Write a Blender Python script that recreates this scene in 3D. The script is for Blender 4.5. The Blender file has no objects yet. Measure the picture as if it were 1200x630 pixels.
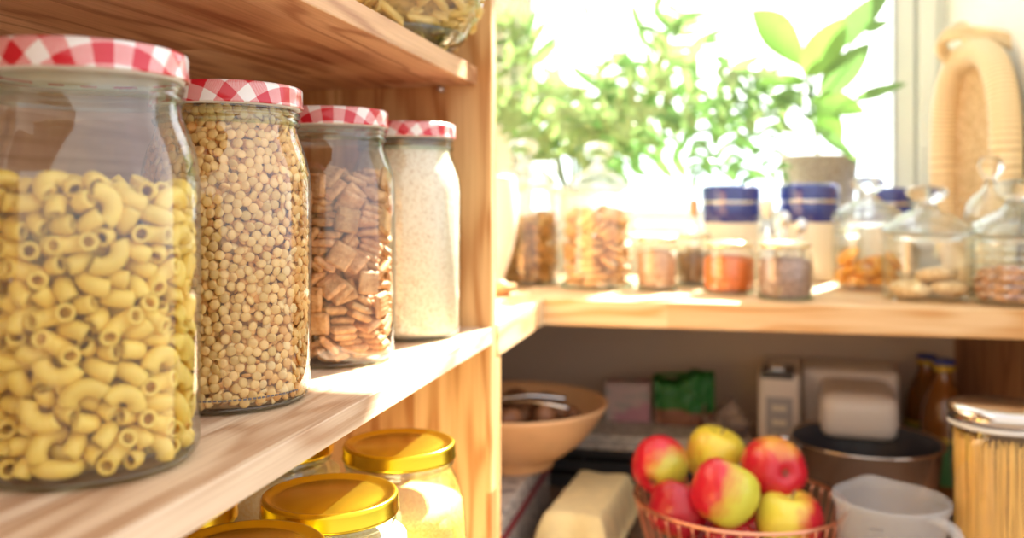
import bpy, bmesh, math, random
import numpy as np
from mathutils import Vector, Matrix, Quaternion

C = bpy.context.scene.collection
sc = bpy.context.scene
R_ = math.radians

# ---------------------------------------------------------------- camera, world, sun, exposure
FPX = 1050.0
YAW = R_(12.98)
cam_d = bpy.data.cameras.new('camera')
cam_d.sensor_width = 36.0
cam_d.lens = 36.0 * FPX / 1200.0
cam_d.shift_y = -79.0 / 1200.0
cam_d.clip_start = 0.01
cam_d.dof.use_dof = True
cam_d.dof.focus_distance = 0.62
cam_d.dof.aperture_fstop = 3.8
cam = bpy.data.objects.new('camera', cam_d)
cam.location = (0, 0, 0)
cam.rotation_euler = (R_(90), 0, YAW)
C.objects.link(cam)
sc.camera = cam

sc.view_settings.view_transform = 'Standard'
sc.view_settings.look = 'None'
sc.view_settings.exposure = 0.6
sc.view_settings.gamma = 1.0
sc.view_settings.use_curve_mapping = False
try:
    sc.cycles.transparent_max_bounces = 40
    sc.cycles.max_bounces = 10
    sc.cycles.diffuse_bounces = 5
    sc.cycles.sample_clamp_indirect = 6.0
except Exception:
    pass

world = bpy.data.worlds.new('daylight')
sc.world = world
world.use_nodes = True
nt = world.node_tree
for n in list(nt.nodes): nt.nodes.remove(n)
def nn(nt, t, **k):
    n = nt.nodes.new(t)
    for a, b in k.items(): setattr(n, a, b)
    return n
wo = nn(nt, 'ShaderNodeOutputWorld'); wb = nn(nt, 'ShaderNodeBackground')
tc = nn(nt, 'ShaderNodeTexCoord'); sx = nn(nt, 'ShaderNodeSeparateXYZ')
nt.links.new(tc.outputs['Generated'], sx.inputs[0])
# the bright open sky lies beyond the window (+Y); the room behind the viewer is dimmer and warmer
ry = nn(nt, 'ShaderNodeValToRGB')
mr = nn(nt, 'ShaderNodeMapRange'); mr.inputs[1].default_value = -1; mr.inputs[2].default_value = 1
nt.links.new(sx.outputs['Y'], mr.inputs[0]); nt.links.new(mr.outputs[0], ry.inputs[0])
e = ry.color_ramp.elements
e[0].position = 0.0; e[0].color = (0.94, 0.85, 0.73, 1)
e[1].position = 0.9; e[1].color = (1, 1, 1, 1)
e2 = ry.color_ramp.elements.new(0.50); e2.color = (0.96, 1.0, 1.12, 1)
rz = nn(nt, 'ShaderNodeValToRGB')
mz = nn(nt, 'ShaderNodeMapRange'); mz.inputs[1].default_value = -0.5; mz.inputs[2].default_value = 0.5
nt.links.new(sx.outputs['Z'], mz.inputs[0]); nt.links.new(mz.outputs[0], rz.inputs[0])
e = rz.color_ramp.elements
e[0].position = 0.40; e[0].color = (0.54, 0.42, 0.31, 1)
e[1].position = 0.62; e[1].color = (1.0, 1.0, 1.0, 1)
e3 = rz.color_ramp.elements.new(0.50); e3.color = (0.62, 0.74, 0.80, 1)
mm = nn(nt, 'ShaderNodeMixRGB', blend_type='MULTIPLY'); mm.inputs[0].default_value = 1
nt.links.new(ry.outputs[0], mm.inputs[1]); nt.links.new(rz.outputs[0], mm.inputs[2])
ms = nn(nt, 'ShaderNodeMapRange'); ms.inputs[1].default_value = 0.3; ms.inputs[2].default_value = 0.9
ms.inputs[3].default_value = 1.15; ms.inputs[4].default_value = 3.0
nt.links.new(sx.outputs['Y'], ms.inputs[0])
nt.links.new(mm.outputs[0], wb.inputs[0]); nt.links.new(ms.outputs[0], wb.inputs[1])
nt.links.new(wb.outputs[0], wo.inputs[0])

SUN_DIR = Vector((-0.38, -1.0, -1.0))
sd = bpy.data.lights.new('sun', 'SUN'); sd.energy = 25.0; sd.angle = R_(0.6); sd.color = (1.0, 0.96, 0.89)
so = bpy.data.objects.new('sun', sd); C.objects.link(so)
so.rotation_euler = SUN_DIR.to_track_quat('-Z', 'Y').to_euler()

# ---------------------------------------------------------------- helpers
def at(px, d, z=0.0):
    """a point at depth d along the direction of picture column px, height z"""
    u = (px - 600) / FPX; s = math.sin(YAW); c = math.cos(YAW)
    return Vector((d * (-s + u * c), d * (c + u * s), z))

def at3(px, py, d):
    return at(px, d, -(py - 236) / FPX * d)

def tag(o, label=None, cat=None, group=None, kind=None):
    if label: o['label'] = label
    if cat: o['category'] = cat
    if group: o['group'] = group
    if kind: o['kind'] = kind
    return o

def empty(name, loc=(0, 0, 0), rz=0.0):
    o = bpy.data.objects.new(name, None)
    o.empty_display_size = 0.02
    o.location = loc; o.rotation_euler = (0, 0, rz); C.objects.link(o)
    return o

def link(name, me, mat=None, parent=None, smooth=False):
    if mat is not None and len(me.materials) == 0: me.materials.append(mat)
    if smooth:
        me.polygons.foreach_set('use_smooth', [True] * len(me.polygons))
    me.update()
    o = bpy.data.objects.new(name, me); C.objects.link(o)
    if parent: o.parent = parent
    return o

def mesh_from(name, verts, faces):
    me = bpy.data.meshes.new(name); me.from_pydata([tuple(v) for v in verts], [], faces); me.update()
    return me

class MB:
    """collects vertices and faces of one mesh"""
    def __init__(self): self.v = []; self.f = []
    def add(self, v, f):
        n = len(self.v); self.v += [tuple(p) for p in v]; self.f += [tuple(n + i for i in q) for q in f]; return self
    def box(self, a, b):
        (x0, y0, z0), (x1, y1, z1) = a, b
        return self.add([(x0,y0,z0),(x1,y0,z0),(x1,y1,z0),(x0,y1,z0),(x0,y0,z1),(x1,y0,z1),(x1,y1,z1),(x0,y1,z1)],
                        [(0,3,2,1),(4,5,6,7),(0,1,5,4),(1,2,6,5),(2,3,7,6),(3,0,4,7)])
    def lathe(self, prof, seg=48, center=(0, 0, 0), sx=1.0, sy=1.0):
        """prof: list of (r, z); r==0 at an end closes the pole"""
        v = []; f = []; rows = []
        for r, z in prof:
            if r <= 1e-9:
                rows.append([len(v)]); v.append((center[0], center[1], center[2] + z))
            else:
                row = []
                for i in range(seg):
                    a = 2 * math.pi * i / seg
                    row.append(len(v)); v.append((center[0] + sx * r * math.cos(a), center[1] + sy * r * math.sin(a), center[2] + z))
                rows.append(row)
        for a, b in zip(rows, rows[1:]):
            if len(a) == 1 and len(b) == 1: continue
            for i in range(seg):
                j = (i + 1) % seg
                if len(a) == 1: f.append((a[0], b[j], b[i]))
                elif len(b) == 1: f.append((a[i], a[j], b[0]))
                else: f.append((a[i], a[j], b[j], b[i]))
        return self.add(v, f)
    def tube(self, pts, r, seg=8, closed=False, cap=True, flat=1.0):
        pts = [Vector(p) for p in pts]; n = len(pts)
        rr = r if isinstance(r, (list, tuple)) else [r] * n
        v = []; f = []
        up = None
        for i, p in enumerate(pts):
            if closed: t = pts[(i + 1) % n] - pts[i - 1]
            else: t = pts[min(i + 1, n - 1)] - pts[max(i - 1, 0)]
            t.normalize()
            if up is None:
                up = Vector((0, 0, 1)) if abs(t.z) < 0.9 else Vector((1, 0, 0))
            side = t.cross(up)
            if side.length < 1e-6: side = t.cross(Vector((1, 0.3, 0)))
            side.normalize(); up = side.cross(t).normalized()
            for k in range(seg):
                a = 2 * math.pi * k / seg
                v.append(p + rr[i] * (math.cos(a) * side + flat * math.sin(a) * up))
        m = n if closed else n - 1
        for i in range(m):
            j = (i + 1) % n
            for k in range(seg):
                l = (k + 1) % seg
                f.append((i * seg + k, i * seg + l, j * seg + l, j * seg + k))
        if cap and not closed:
            f.append(tuple(range(seg))[::-1]); f.append(tuple((n - 1) * seg + k for k in range(seg)))
        return self.add(v, f)
    def build(self, name, mat=None, parent=None, smooth=True, bevel=0.0, auto=False):
        me = mesh_from(name, self.v, self.f)
        bm = bmesh.new(); bm.from_mesh(me)
        if bevel > 0:
            bmesh.ops.bevel(bm, geom=list(bm.edges), offset=bevel, segments=3, affect='EDGES', profile=0.6)
        bmesh.ops.recalc_face_normals(bm, faces=bm.faces)
        bm.to_mesh(me); bm.free()
        o = link(name, me, mat, parent, smooth)
        if auto: sharp(o)
        return o

def sharp(o, ang=35):
    me = o.data
    bm = bmesh.new(); bm.from_mesh(me)
    for e in bm.edges:
        if len(e.link_faces) == 2 and e.calc_face_angle(0) > R_(ang): e.smooth = False
    bm.to_mesh(me); bm.free()

def arc(cx, cz, r, a0, a1, n):
    """points (r, z) of a rounding, angles in degrees"""
    return [(cx + r * math.cos(R_(a0 + (a1 - a0) * i / n)), cz + r * math.sin(R_(a0 + (a1 - a0) * i / n))) for i in range(n + 1)]

# ---------------------------------------------------------------- materials
def new_mat(name):
    m = bpy.data.materials.new(name); m.use_nodes = True
    nt = m.node_tree
    for n in list(nt.nodes): nt.nodes.remove(n)
    out = nn(nt, 'ShaderNodeOutputMaterial'); b = nn(nt, 'ShaderNodeBsdfPrincipled')
    nt.links.new(b.outputs[0], out.inputs[0])
    return m, nt, b, out

def plain(name, col, rough=0.6, metal=0.0, spec=0.5, sss=0.0, noise=0.0, nscale=80, bump=0.0, bscale=200, coat=0.0, col2=None, vary=0.0):
    m, nt, b, out = new_mat(name)
    b.inputs['Base Color'].default_value = (*col, 1); b.inputs['Roughness'].default_value = rough
    b.inputs['Metallic'].default_value = metal; b.inputs['Specular IOR Level'].default_value = spec
    b.inputs['Coat Weight'].default_value = coat
    if sss:
        b.inputs['Subsurface Weight'].default_value = sss; b.inputs['Subsurface Radius'].default_value = (1, .6, .3)
        b.inputs['Subsurface Scale'].default_value = 0.004
    tc = nn(nt, 'ShaderNodeTexCoord')
    last = None
    if noise or col2:
        t = nn(nt, 'ShaderNodeTexNoise'); t.inputs['Scale'].default_value = nscale; t.inputs['Detail'].default_value = 5
        nt.links.new(tc.outputs['Object'], t.inputs['Vector'])
        r = nn(nt, 'ShaderNodeValToRGB'); c2 = col2 or tuple(c * (1 - noise) for c in col)
        r.color_ramp.elements[0].color = (*c2, 1); r.color_ramp.elements[1].color = (*col, 1)
        r.color_ramp.elements[0].position = 0.35; r.color_ramp.elements[1].position = 0.62
        nt.links.new(t.outputs[0], r.inputs[0]); last = r.outputs[0]
    if vary:
        oi = nn(nt, 'ShaderNodeObjectInfo'); mr = nn(nt, 'ShaderNodeMapRange')
        mr.inputs[3].default_value = 1 - vary; mr.inputs[4].default_value = 1 + vary * .5
        nt.links.new(oi.outputs['Random'], mr.inputs[0])
        mx = nn(nt, 'ShaderNodeMixRGB', blend_type='MULTIPLY'); mx.inputs[0].default_value = 1
        if last is None: mx.inputs[1].default_value = (*col, 1)
        else: nt.links.new(last, mx.inputs[1])
        cb = nn(nt, 'ShaderNodeCombineXYZ')
        mr2 = nn(nt, 'ShaderNodeMath', operation='POWER'); mr2.inputs[1].default_value = 1.6
        nt.links.new(mr.outputs[0], mr2.inputs[0])
        nt.links.new(mr.outputs[0], cb.inputs[0]); nt.links.new(mr.outputs[0], cb.inputs[1]); nt.links.new(mr2.outputs[0], cb.inputs[2])
        nt.links.new(cb.outputs[0], mx.inputs[2]); last = mx.outputs[0]
    if last is not None: nt.links.new(last, b.inputs['Base Color'])
    if bump:
        t = nn(nt, 'ShaderNodeTexNoise'); t.inputs['Scale'].default_value = bscale; t.inputs['Detail'].default_value = 4
        nt.links.new(tc.outputs['Object'], t.inputs['Vector'])
        bp = nn(nt, 'ShaderNodeBump'); bp.inputs['Strength'].default_value = bump; bp.inputs['Distance'].default_value = 0.002
        nt.links.new(t.outputs[0], bp.inputs['Height']); nt.links.new(bp.outputs[0], b.inputs['Normal'])
    return m

def wood(name, light, dark, grain='Y', cross='X', stave=0.045, fine=1.0, vary=0.16, rough=0.5, tint=(1.0, 0.93, 0.85)):
    """glued-stave pine: each stave has its own tone, long rings and fine fibres"""
    m, nt, b, out = new_mat(name)
    L = nt.links.new
    tc = nn(nt, 'ShaderNodeTexCoord'); sp = nn(nt, 'ShaderNodeSeparateXYZ'); L(tc.outputs['Object'], sp.inputs[0])
    third = [a for a in 'XYZ' if a not in (grain, cross)][0]
    dv = nn(nt, 'ShaderNodeMath', operation='DIVIDE'); dv.inputs[1].default_value = stave; L(sp.outputs[cross], dv.inputs[0])
    fl = nn(nt, 'ShaderNodeMath', operation='FLOOR'); L(dv.outputs[0], fl.inputs[0])
    # staves are butt-jointed end to end at staggered places
    wn0 = nn(nt, 'ShaderNodeTexWhiteNoise', noise_dimensions='1D'); L(fl.outputs[0], wn0.inputs['W'])
    gl = nn(nt, 'ShaderNodeMath', operation='MULTIPLY_ADD'); gl.inputs[1].default_value = 1.6; L(sp.outputs[grain], gl.inputs[0]); L(wn0.outputs[0], gl.inputs[2])
    gf = nn(nt, 'ShaderNodeMath', operation='FLOOR'); L(gl.outputs[0], gf.inputs[0])
    idv = nn(nt, 'ShaderNodeMath', operation='MULTIPLY_ADD'); idv.inputs[1].default_value = 7.31; L(gf.outputs[0], idv.inputs[0]); L(fl.outputs[0], idv.inputs[2])
    wn = nn(nt, 'ShaderNodeTexWhiteNoise', noise_dimensions='1D'); L(idv.outputs[0], wn.inputs['W'])
    off = nn(nt, 'ShaderNodeMath', operation='MULTIPLY'); off.inputs[1].default_value = 9.0; L(wn.outputs[0], off.inputs[0])
    def comb(a, b_, c_, shift):
        o = nn(nt, 'ShaderNodeCombineXYZ')
        for k, (src, sc_) in enumerate(((grain, a), (cross, b_), (third, c_))):
            mu = nn(nt, 'ShaderNodeMath', operation='MULTIPLY_ADD'); mu.inputs[1].default_value = sc_
            L(sp.outputs[src], mu.inputs[0])
            if shift: L(off.outputs[0], mu.inputs[2])
            else: mu.inputs[2].default_value = 0
            L(mu.outputs[0], o.inputs[k])
        return o
    # rings: warped by a slow noise
    n1 = nn(nt, 'ShaderNodeTexNoise'); n1.inputs['Scale'].default_value = 1; n1.inputs['Detail'].default_value = 2
    L(comb(2.2, 14, 14, True).outputs[0], n1.inputs['Vector'])
    wv = nn(nt, 'ShaderNodeMath', operation='MULTIPLY'); wv.inputs[1].default_value = 46; L(n1.outputs[0], wv.inputs[0])
    sn = nn(nt, 'ShaderNodeMath', operation='SINE'); L(wv.outputs[0], sn.inputs[0])
    s01 = nn(nt, 'ShaderNodeMapRange'); s01.inputs[1].default_value = -1; s01.inputs[2].default_value = 1; L(sn.outputs[0], s01.inputs[0])
    pw = nn(nt, 'ShaderNodeMath', operation='POWER'); pw.inputs[1].default_value = 2.5; L(s01.outputs[0], pw.inputs[0])
    n2 = nn(nt, 'ShaderNodeTexNoise'); n2.inputs['Scale'].default_value = 1; n2.inputs['Detail'].default_value = 5
    L(comb(9, 420 * fine, 420 * fine, True).outputs[0], n2.inputs['Vector'])
    f1 = nn(nt, 'ShaderNodeMath', operation='MULTIPLY'); f1.inputs[1].default_value = 0.52; L(pw.outputs[0], f1.inputs[0])
    f2 = nn(nt, 'ShaderNodeMath', operation='MULTIPLY_ADD'); f2.inputs[1].default_value = 0.75; L(n2.outputs[0], f2.inputs[0]); L(f1.outputs[0], f2.inputs[2])
    rp = nn(nt, 'ShaderNodeValToRGB'); L(f2.outputs[0], rp.inputs[0])
    rp.color_ramp.elements[0].position = 0.28; rp.color_ramp.elements[0].color = (*light, 1)
    rp.color_ramp.elements[1].position = 0.95; rp.color_ramp.elements[1].color = (*dark, 1)
    vr = nn(nt, 'ShaderNodeMapRange'); vr.inputs[3].default_value = 1 - vary; vr.inputs[4].default_value = 1 + vary * .4; L(wn.outputs[0], vr.inputs[0])
    pv = nn(nt, 'ShaderNodeMath', operation='POWER'); pv.inputs[1].default_value = 1.8; L(vr.outputs[0], pv.inputs[0])
    pb = nn(nt, 'ShaderNodeMath', operation='POWER'); pb.inputs[1].default_value = 2.6; L(vr.outputs[0], pb.inputs[0])
    cb = nn(nt, 'ShaderNodeCombineXYZ'); L(vr.outputs[0], cb.inputs[0]); L(pv.outputs[0], cb.inputs[1]); L(pb.outputs[0], cb.inputs[2])
    mx = nn(nt, 'ShaderNodeMixRGB', blend_type='MULTIPLY'); mx.inputs[0].default_value = 1
    L(rp.outputs[0], mx.inputs[1]); L(cb.outputs[0], mx.inputs[2]); L(mx.outputs[0], b.inputs['Base Color'])
    b.inputs['Roughness'].default_value = rough; b.inputs['Specular IOR Level'].default_value = 0.35
    bp = nn(nt, 'ShaderNodeBump'); bp.inputs['Strength'].default_value = 0.25; bp.inputs['Distance'].default_value = 0.0006
    L(n2.outputs[0], bp.inputs['Height']); L(bp.outputs[0], b.inputs['Normal'])
    return m

def thin_glass(name, tint=(0.985, 0.995, 0.985), edge=(0.74, 0.82, 0.78), f0=0.12, rough=0.012, wavy=0.0, edge_pow=3.0):
    """thin-walled clear glass: lets light through, mirrors more towards its edges"""
    m = bpy.data.materials.new(name); m.use_nodes = True; nt = m.node_tree; L = nt.links.new
    for n in list(nt.nodes): nt.nodes.remove(n)
    out = nn(nt, 'ShaderNodeOutputMaterial'); tr = nn(nt, 'ShaderNodeBsdfTransparent'); gl = nn(nt, 'ShaderNodeBsdfGlossy')
    gl.inputs['Roughness'].default_value = rough
    lw = nn(nt, 'ShaderNodeLayerWeight'); lw.inputs['Blend'].default_value = 0.5
    p5 = nn(nt, 'ShaderNodeMath', operation='POWER'); p5.inputs[1].default_value = 4.5; L(lw.outputs['Facing'], p5.inputs[0])
    fr = nn(nt, 'ShaderNodeMath', operation='MULTIPLY_ADD'); fr.inputs[1].default_value = 0.85 - f0; fr.inputs[2].default_value = f0; L(p5.outputs[0], fr.inputs[0])
    pe = nn(nt, 'ShaderNodeMath', operation='POWER'); pe.inputs[1].default_value = edge_pow; L(lw.outputs['Facing'], pe.inputs[0])
    mc = nn(nt, 'ShaderNodeMixRGB'); mc.inputs[1].default_value = (*tint, 1); mc.inputs[2].default_value = (*edge, 1); L(pe.outputs[0], mc.inputs[0])
    L(mc.outputs[0], tr.inputs['Color'])
    mx = nn(nt, 'ShaderNodeMixShader'); L(fr.outputs[0], mx.inputs[0]); L(tr.outputs[0], mx.inputs[1]); L(gl.outputs[0], mx.inputs[2])
    L(mx.outputs[0], out.inputs[0])
    if wavy:
        tc = nn(nt, 'ShaderNodeTexCoord'); t = nn(nt, 'ShaderNodeTexNoise'); t.inputs['Scale'].default_value = 28; L(tc.outputs['Object'], t.inputs['Vector'])
        bp = nn(nt, 'ShaderNodeBump'); bp.inputs['Strength'].default_value = wavy; bp.inputs['Distance'].default_value = 0.004
        L(t.outputs[0], bp.inputs['Height']); L(bp.outputs[0], gl.inputs['Normal'])
    return m

def gingham(name):
    m, nt, b, out = new_mat(name); L = nt.links.new
    uv = nn(nt, 'ShaderNodeUVMap'); sp = nn(nt, 'ShaderNodeSeparateXYZ'); L(uv.outputs[0], sp.inputs[0])
    P = 0.0215
    def band(o):
        a = nn(nt, 'ShaderNodeMath', operation='DIVIDE'); a.inputs[1].default_value = P; L(o, a.inputs[0])
        f = nn(nt, 'ShaderNodeMath', operation='FRACT'); L(a.outputs[0], f.inputs[0])
        g = nn(nt, 'ShaderNodeMath', operation='GREATER_THAN'); g.inputs[1].default_value = 0.5; L(f.outputs[0], g.inputs[0])
        return g.outputs[0]
    u, v = band(sp.outputs[0]), band(sp.outputs[1])
    both = nn(nt, 'ShaderNodeMath', operation='MULTIPLY'); L(u, both.inputs[0]); L(v, both.inputs[1])
    any_ = nn(nt, 'ShaderNodeMath', operation='MAXIMUM'); L(u, any_.inputs[0]); L(v, any_.inputs[1])
    # the woven look of the half-tone squares: fine slanting red threads
    ad = nn(nt, 'ShaderNodeMath', operation='ADD'); L(sp.outputs[0], ad.inputs[0]); L(sp.outputs[1], ad.inputs[1])
    d2 = nn(nt, 'ShaderNodeMath', operation='DIVIDE'); d2.inputs[1].default_value = 0.00125; L(ad.outputs[0], d2.inputs[0])
    f2 = nn(nt, 'ShaderNodeMath', operation='FRACT'); L(d2.outputs[0], f2.inputs[0])
    g2 = nn(nt, 'ShaderNodeMath', operation='GREATER_THAN'); g2.inputs[1].default_value = 0.42; L(f2.outputs[0], g2.inputs[0])
    pk = nn(nt, 'ShaderNodeMixRGB'); pk.inputs[1].default_value = (0.86, 0.62, 0.60, 1); pk.inputs[2].default_value = (0.72, 0.13, 0.14, 1); L(g2.outputs[0], pk.inputs[0])
    m1 = nn(nt, 'ShaderNodeMixRGB'); m1.inputs[1].default_value = (0.90, 0.88, 0.85, 1); L(any_.outputs[0], m1.inputs[0]); L(pk.outputs[0], m1.inputs[2])
    m2 = nn(nt, 'ShaderNodeMixRGB'); m2.inputs[2].default_value = (0.62, 0.012, 0.03, 1); L(both.outputs[0], m2.inputs[0]); L(m1.outputs[0], m2.inputs[1])
    L(m2.outputs[0], b.inputs['Base Color'])
    b.inputs['Roughness'].default_value = 0.28; b.inputs['Coat Weight'].default_value = 0.4
    return m

def leafmat(name, col, trans, mix=0.55, vein=True):
    m = bpy.data.materials.new(name); m.use_nodes = True; nt = m.node_tree; L = nt.links.new
    for n in list(nt.nodes): nt.nodes.remove(n)
    out = nn(nt, 'ShaderNodeOutputMaterial'); b = nn(nt, 'ShaderNodeBsdfPrincipled'); t = nn(nt, 'ShaderNodeBsdfTranslucent')
    tc = nn(nt, 'ShaderNodeTexCoord'); no = nn(nt, 'ShaderNodeTexNoise'); no.inputs['Scale'].default_value = 26; L(tc.outputs['Object'], no.inputs['Vector'])
    r = nn(nt, 'ShaderNodeValToRGB'); r.color_ramp.elements[0].position = .35; r.color_ramp.elements[1].position = .65
    r.color_ramp.elements[0].color = (*[c * .72 for c in col], 1); r.color_ramp.elements[1].color = (*col, 1)
    L(no.outputs[0], r.inputs[0]); L(r.outputs[0], b.inputs['Base Color']); b.inputs['Roughness'].default_value = 0.38
    t.inputs['Color'].default_value = (*trans, 1)
    mx = nn(nt, 'ShaderNodeMixShader'); mx.inputs[0].default_value = mix
    L(b.outputs[0], mx.inputs[1]); L(t.outputs[0], mx.inputs[2]); L(mx.outputs[0], out.inputs[0])
    return m

M = {}
M['pine_shelf'] = wood('pine_shelf', (0.88, 0.72, 0.53), (0.56, 0.36, 0.22), 'Y', 'X', 0.05)
M['pine_panel'] = wood('pine_panel', (0.86, 0.56, 0.26), (0.54, 0.25, 0.08), 'Z', 'X', 0.042, vary=0.26)
M['pine_upper'] = wood('pine_upper', (0.87, 0.57, 0.32), (0.50, 0.24, 0.11), 'Y', 'X', 0.06, vary=0.24)
M['pine_back'] = wood('pine_back', (0.88, 0.78, 0.66), (0.70, 0.56, 0.42), 'Y', 'Z', 0.08)
M['pine_counter'] = wood('pine_counter', (0.88, 0.68, 0.42), (0.66, 0.38, 0.15), 'X', 'Y', 0.10, fine=.6)
M['pine_counter_side'] = wood('pine_counter_side', (0.88, 0.68, 0.42), (0.66, 0.38, 0.15), 'Y', 'X', 0.10, fine=.6)
M['brown_wood'] = wood('brown_wood', (0.50, 0.27, 0.14), (0.30, 0.14, 0.07), 'Z', 'Y', 0.05)
M['dark_floor'] = wood('dark_floor', (0.30, 0.19, 0.12), (0.17, 0.10, 0.06), 'X', 'Y', 0.09)
M['bowl_wood'] = plain('bowl_wood', (0.78, 0.46, 0.23), 0.42, noise=.25, nscale=9, bump=.2, bscale=60)
M['glass'] = thin_glass('jar_glass', wavy=.04)
M['glass_edge'] = thin_glass('jar_base_glass', tint=(0.80, 0.88, 0.82), edge=(0.30, 0.40, 0.34), f0=0.12)
def solid_glass(name):
    m = bpy.data.materials.new(name); m.use_nodes = True; nt = m.node_tree
    for n in list(nt.nodes): nt.nodes.remove(n)
    out = nn(nt, 'ShaderNodeOutputMaterial'); g_ = nn(nt, 'ShaderNodeBsdfGlass'); g_.inputs['IOR'].default_value = 1.42; g_.inputs['Color'].default_value = (.97, .985, .98, 1); g_.inputs['Roughness'].default_value = .0
    tr = nn(nt, 'ShaderNodeBsdfTransparent'); mx = nn(nt, 'ShaderNodeMixShader'); mx.inputs[0].default_value = .72
    nt.links.new(tr.outputs[0], mx.inputs[1]); nt.links.new(g_.outputs[0], mx.inputs[2]); nt.links.new(mx.outputs[0], out.inputs[0]); return m
M['glass_thick'] = solid_glass('pressed_glass')
M['pane'] = thin_glass('window_pane_glass', tint=(0.99, 1, 1), edge=(.9, .95, .95), f0=0.04)
M['gingham'] = gingham('gingham_lid')
M['gold'] = plain('gold_lid', (0.78, 0.55, 0.035), 0.24, metal=1.0)
M['lid_liner'] = plain('lid_liner', (0.86, 0.84, 0.78), 0.4)
M['lid_seal'] = plain('lid_seal', (0.80, 0.74, 0.62), 0.6)
M['frame_white'] = plain('frame_white', (0.84, 0.84, 0.78), 0.45)
M['wall_white'] = plain('wall_white', (0.84, 0.86, 0.80), 0.85, bump=.1, bscale=120)
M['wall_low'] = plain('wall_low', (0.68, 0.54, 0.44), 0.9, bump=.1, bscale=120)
M['wall_grey'] = plain('wall_grey', (0.60, 0.50, 0.42), 0.9, bump=.1, bscale=120)

# ---------------------------------------------------------------- the setting
WY = 1.80            # face of the wall under the window
WIN_Y = 1.93         # plane of the window
XR = 0.445           # face of the right wall
CT, CB = -0.14, -0.177   # counter top and underside
LT = -0.50           # top of the lower shelf
WX0, WX1 = -0.391, 0.337
WZ0, WZ1 = -0.022, 1.21

def struct(name, mb, mat, **k):
    o = mb.build(name, mat, None, smooth=False, **k); o['kind'] = 'structure'; return o

def xr(y): return XR + (1.80 - y) * .09      # the right wall runs slightly out of square
def prism(pts, z0, z1):
    n = len(pts); return MB().add([(x, y, z0) for x, y in pts] + [(x, y, z1) for x, y in pts], [tuple(range(n))[::-1], tuple(range(n, 2 * n))] + [(i, (i + 1) % n, n + (i + 1) % n, n + i) for i in range(n)])
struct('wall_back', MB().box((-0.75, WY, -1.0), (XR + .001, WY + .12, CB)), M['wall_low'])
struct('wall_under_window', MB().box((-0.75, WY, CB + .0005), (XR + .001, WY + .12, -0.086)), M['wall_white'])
w2 = MB()
w2.box((-1.2, WIN_Y - .02, -0.085), (WX0 - .075, WIN_Y + .10, 2.7))
w2.box((WX1 + .075, WIN_Y - .02, -0.085), (1.0, WIN_Y + .10, 2.7))
w2.box((WX0 - .075, WIN_Y - .02, WZ1 + .06), (WX1 + .075, WIN_Y + .10, 2.7))
struct('wall_window', w2, M['wall_white'])
struct('wall_right', prism([(xr(1.16), 1.16), (xr(1.16) + .1, 1.16), (xr(1.9) + .1, 1.909), (xr(1.909), 1.909)], -1.0, 1.6), M['wall_white'])
struct('wall_left', MB().box((-0.75, -.3, -1.0), (-0.62, WIN_Y - .02, 2.2)), M['wall_white'])
struct('trim_sill', MB().box((-0.75, WY - .030, -0.085), (XR - .013, WIN_Y - .02, -0.066)), M['frame_white'], bevel=.004)
# window: outer frame, sash and pane
fr = MB()
def rect_ring(mb, x0, x1, z0, z1, w, y0, y1):
    mb.box((x0, y0, z0), (x0 + w, y1, z1)); mb.box((x1 - w, y0, z0), (x1, y1, z1))
    mb.box((x0 + w, y0, z0), (x1 - w, y1, z0 + w)); mb.box((x0 + w, y0, z1 - w), (x1 - w, y1, z1))
rect_ring(fr, WX0 - .075, WX1 + .075, WZ0 - .0435, WZ1 + .06, .030, WIN_Y - .045, WIN_Y + .04)
wf = struct('window_1', fr, M['frame_white'], bevel=.0015)
sa = MB(); rect_ring(sa, WX0 - .04, WX1 + .04, WZ0 - .032, WZ1 + .026, .036, WIN_Y - .03, WIN_Y + .03)
sa.build('sash', M['frame_white'], wf, smooth=False, bevel=.003)
MB().box((WX0 - .003, WIN_Y, WZ0 - .001), (WX1 + .003, WIN_Y + .004, WZ1 - .009)).build('pane', M['pane'], wf, smooth=False)
gk = MB(); rect_ring(gk, WX0 - .003, WX1 + .003, WZ0 + .001, WZ1 - .008, .0035, WIN_Y - .036, WIN_Y - .029)
gk.build('gasket', plain('gasket_grey', (.35, .38, .40), .6), wf, smooth=False)

# blind chain at the right of the window
ch = MB(); cx = at(1082, 1.72)
for i in range(170):
    ch.lathe([(0, -.0022), (.0019, -.001), (.0019, .001), (0, .0022)], 6, (cx.x, cx.y, .02 + i * .0052))
bc = ch.build('blind_chain', plain('chain_white', (.86, .85, .80), .5))
tag(bc, 'thin white beaded blind chain hanging down the right window frame', 'chain')
MB().lathe([(0, -.016), (.005, -.013), (.0055, .010), (.002, .016), (0, .016)], 12, (cx.x, cx.y, .008)).build('weight', M['frame_white'], bc)
MB().lathe([(0, -.008), (.0045, -.005), (.0045, .005), (0, .008)], 12, (cx.x, cx.y, .105)).build('connector', M['frame_white'], bc)

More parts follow.
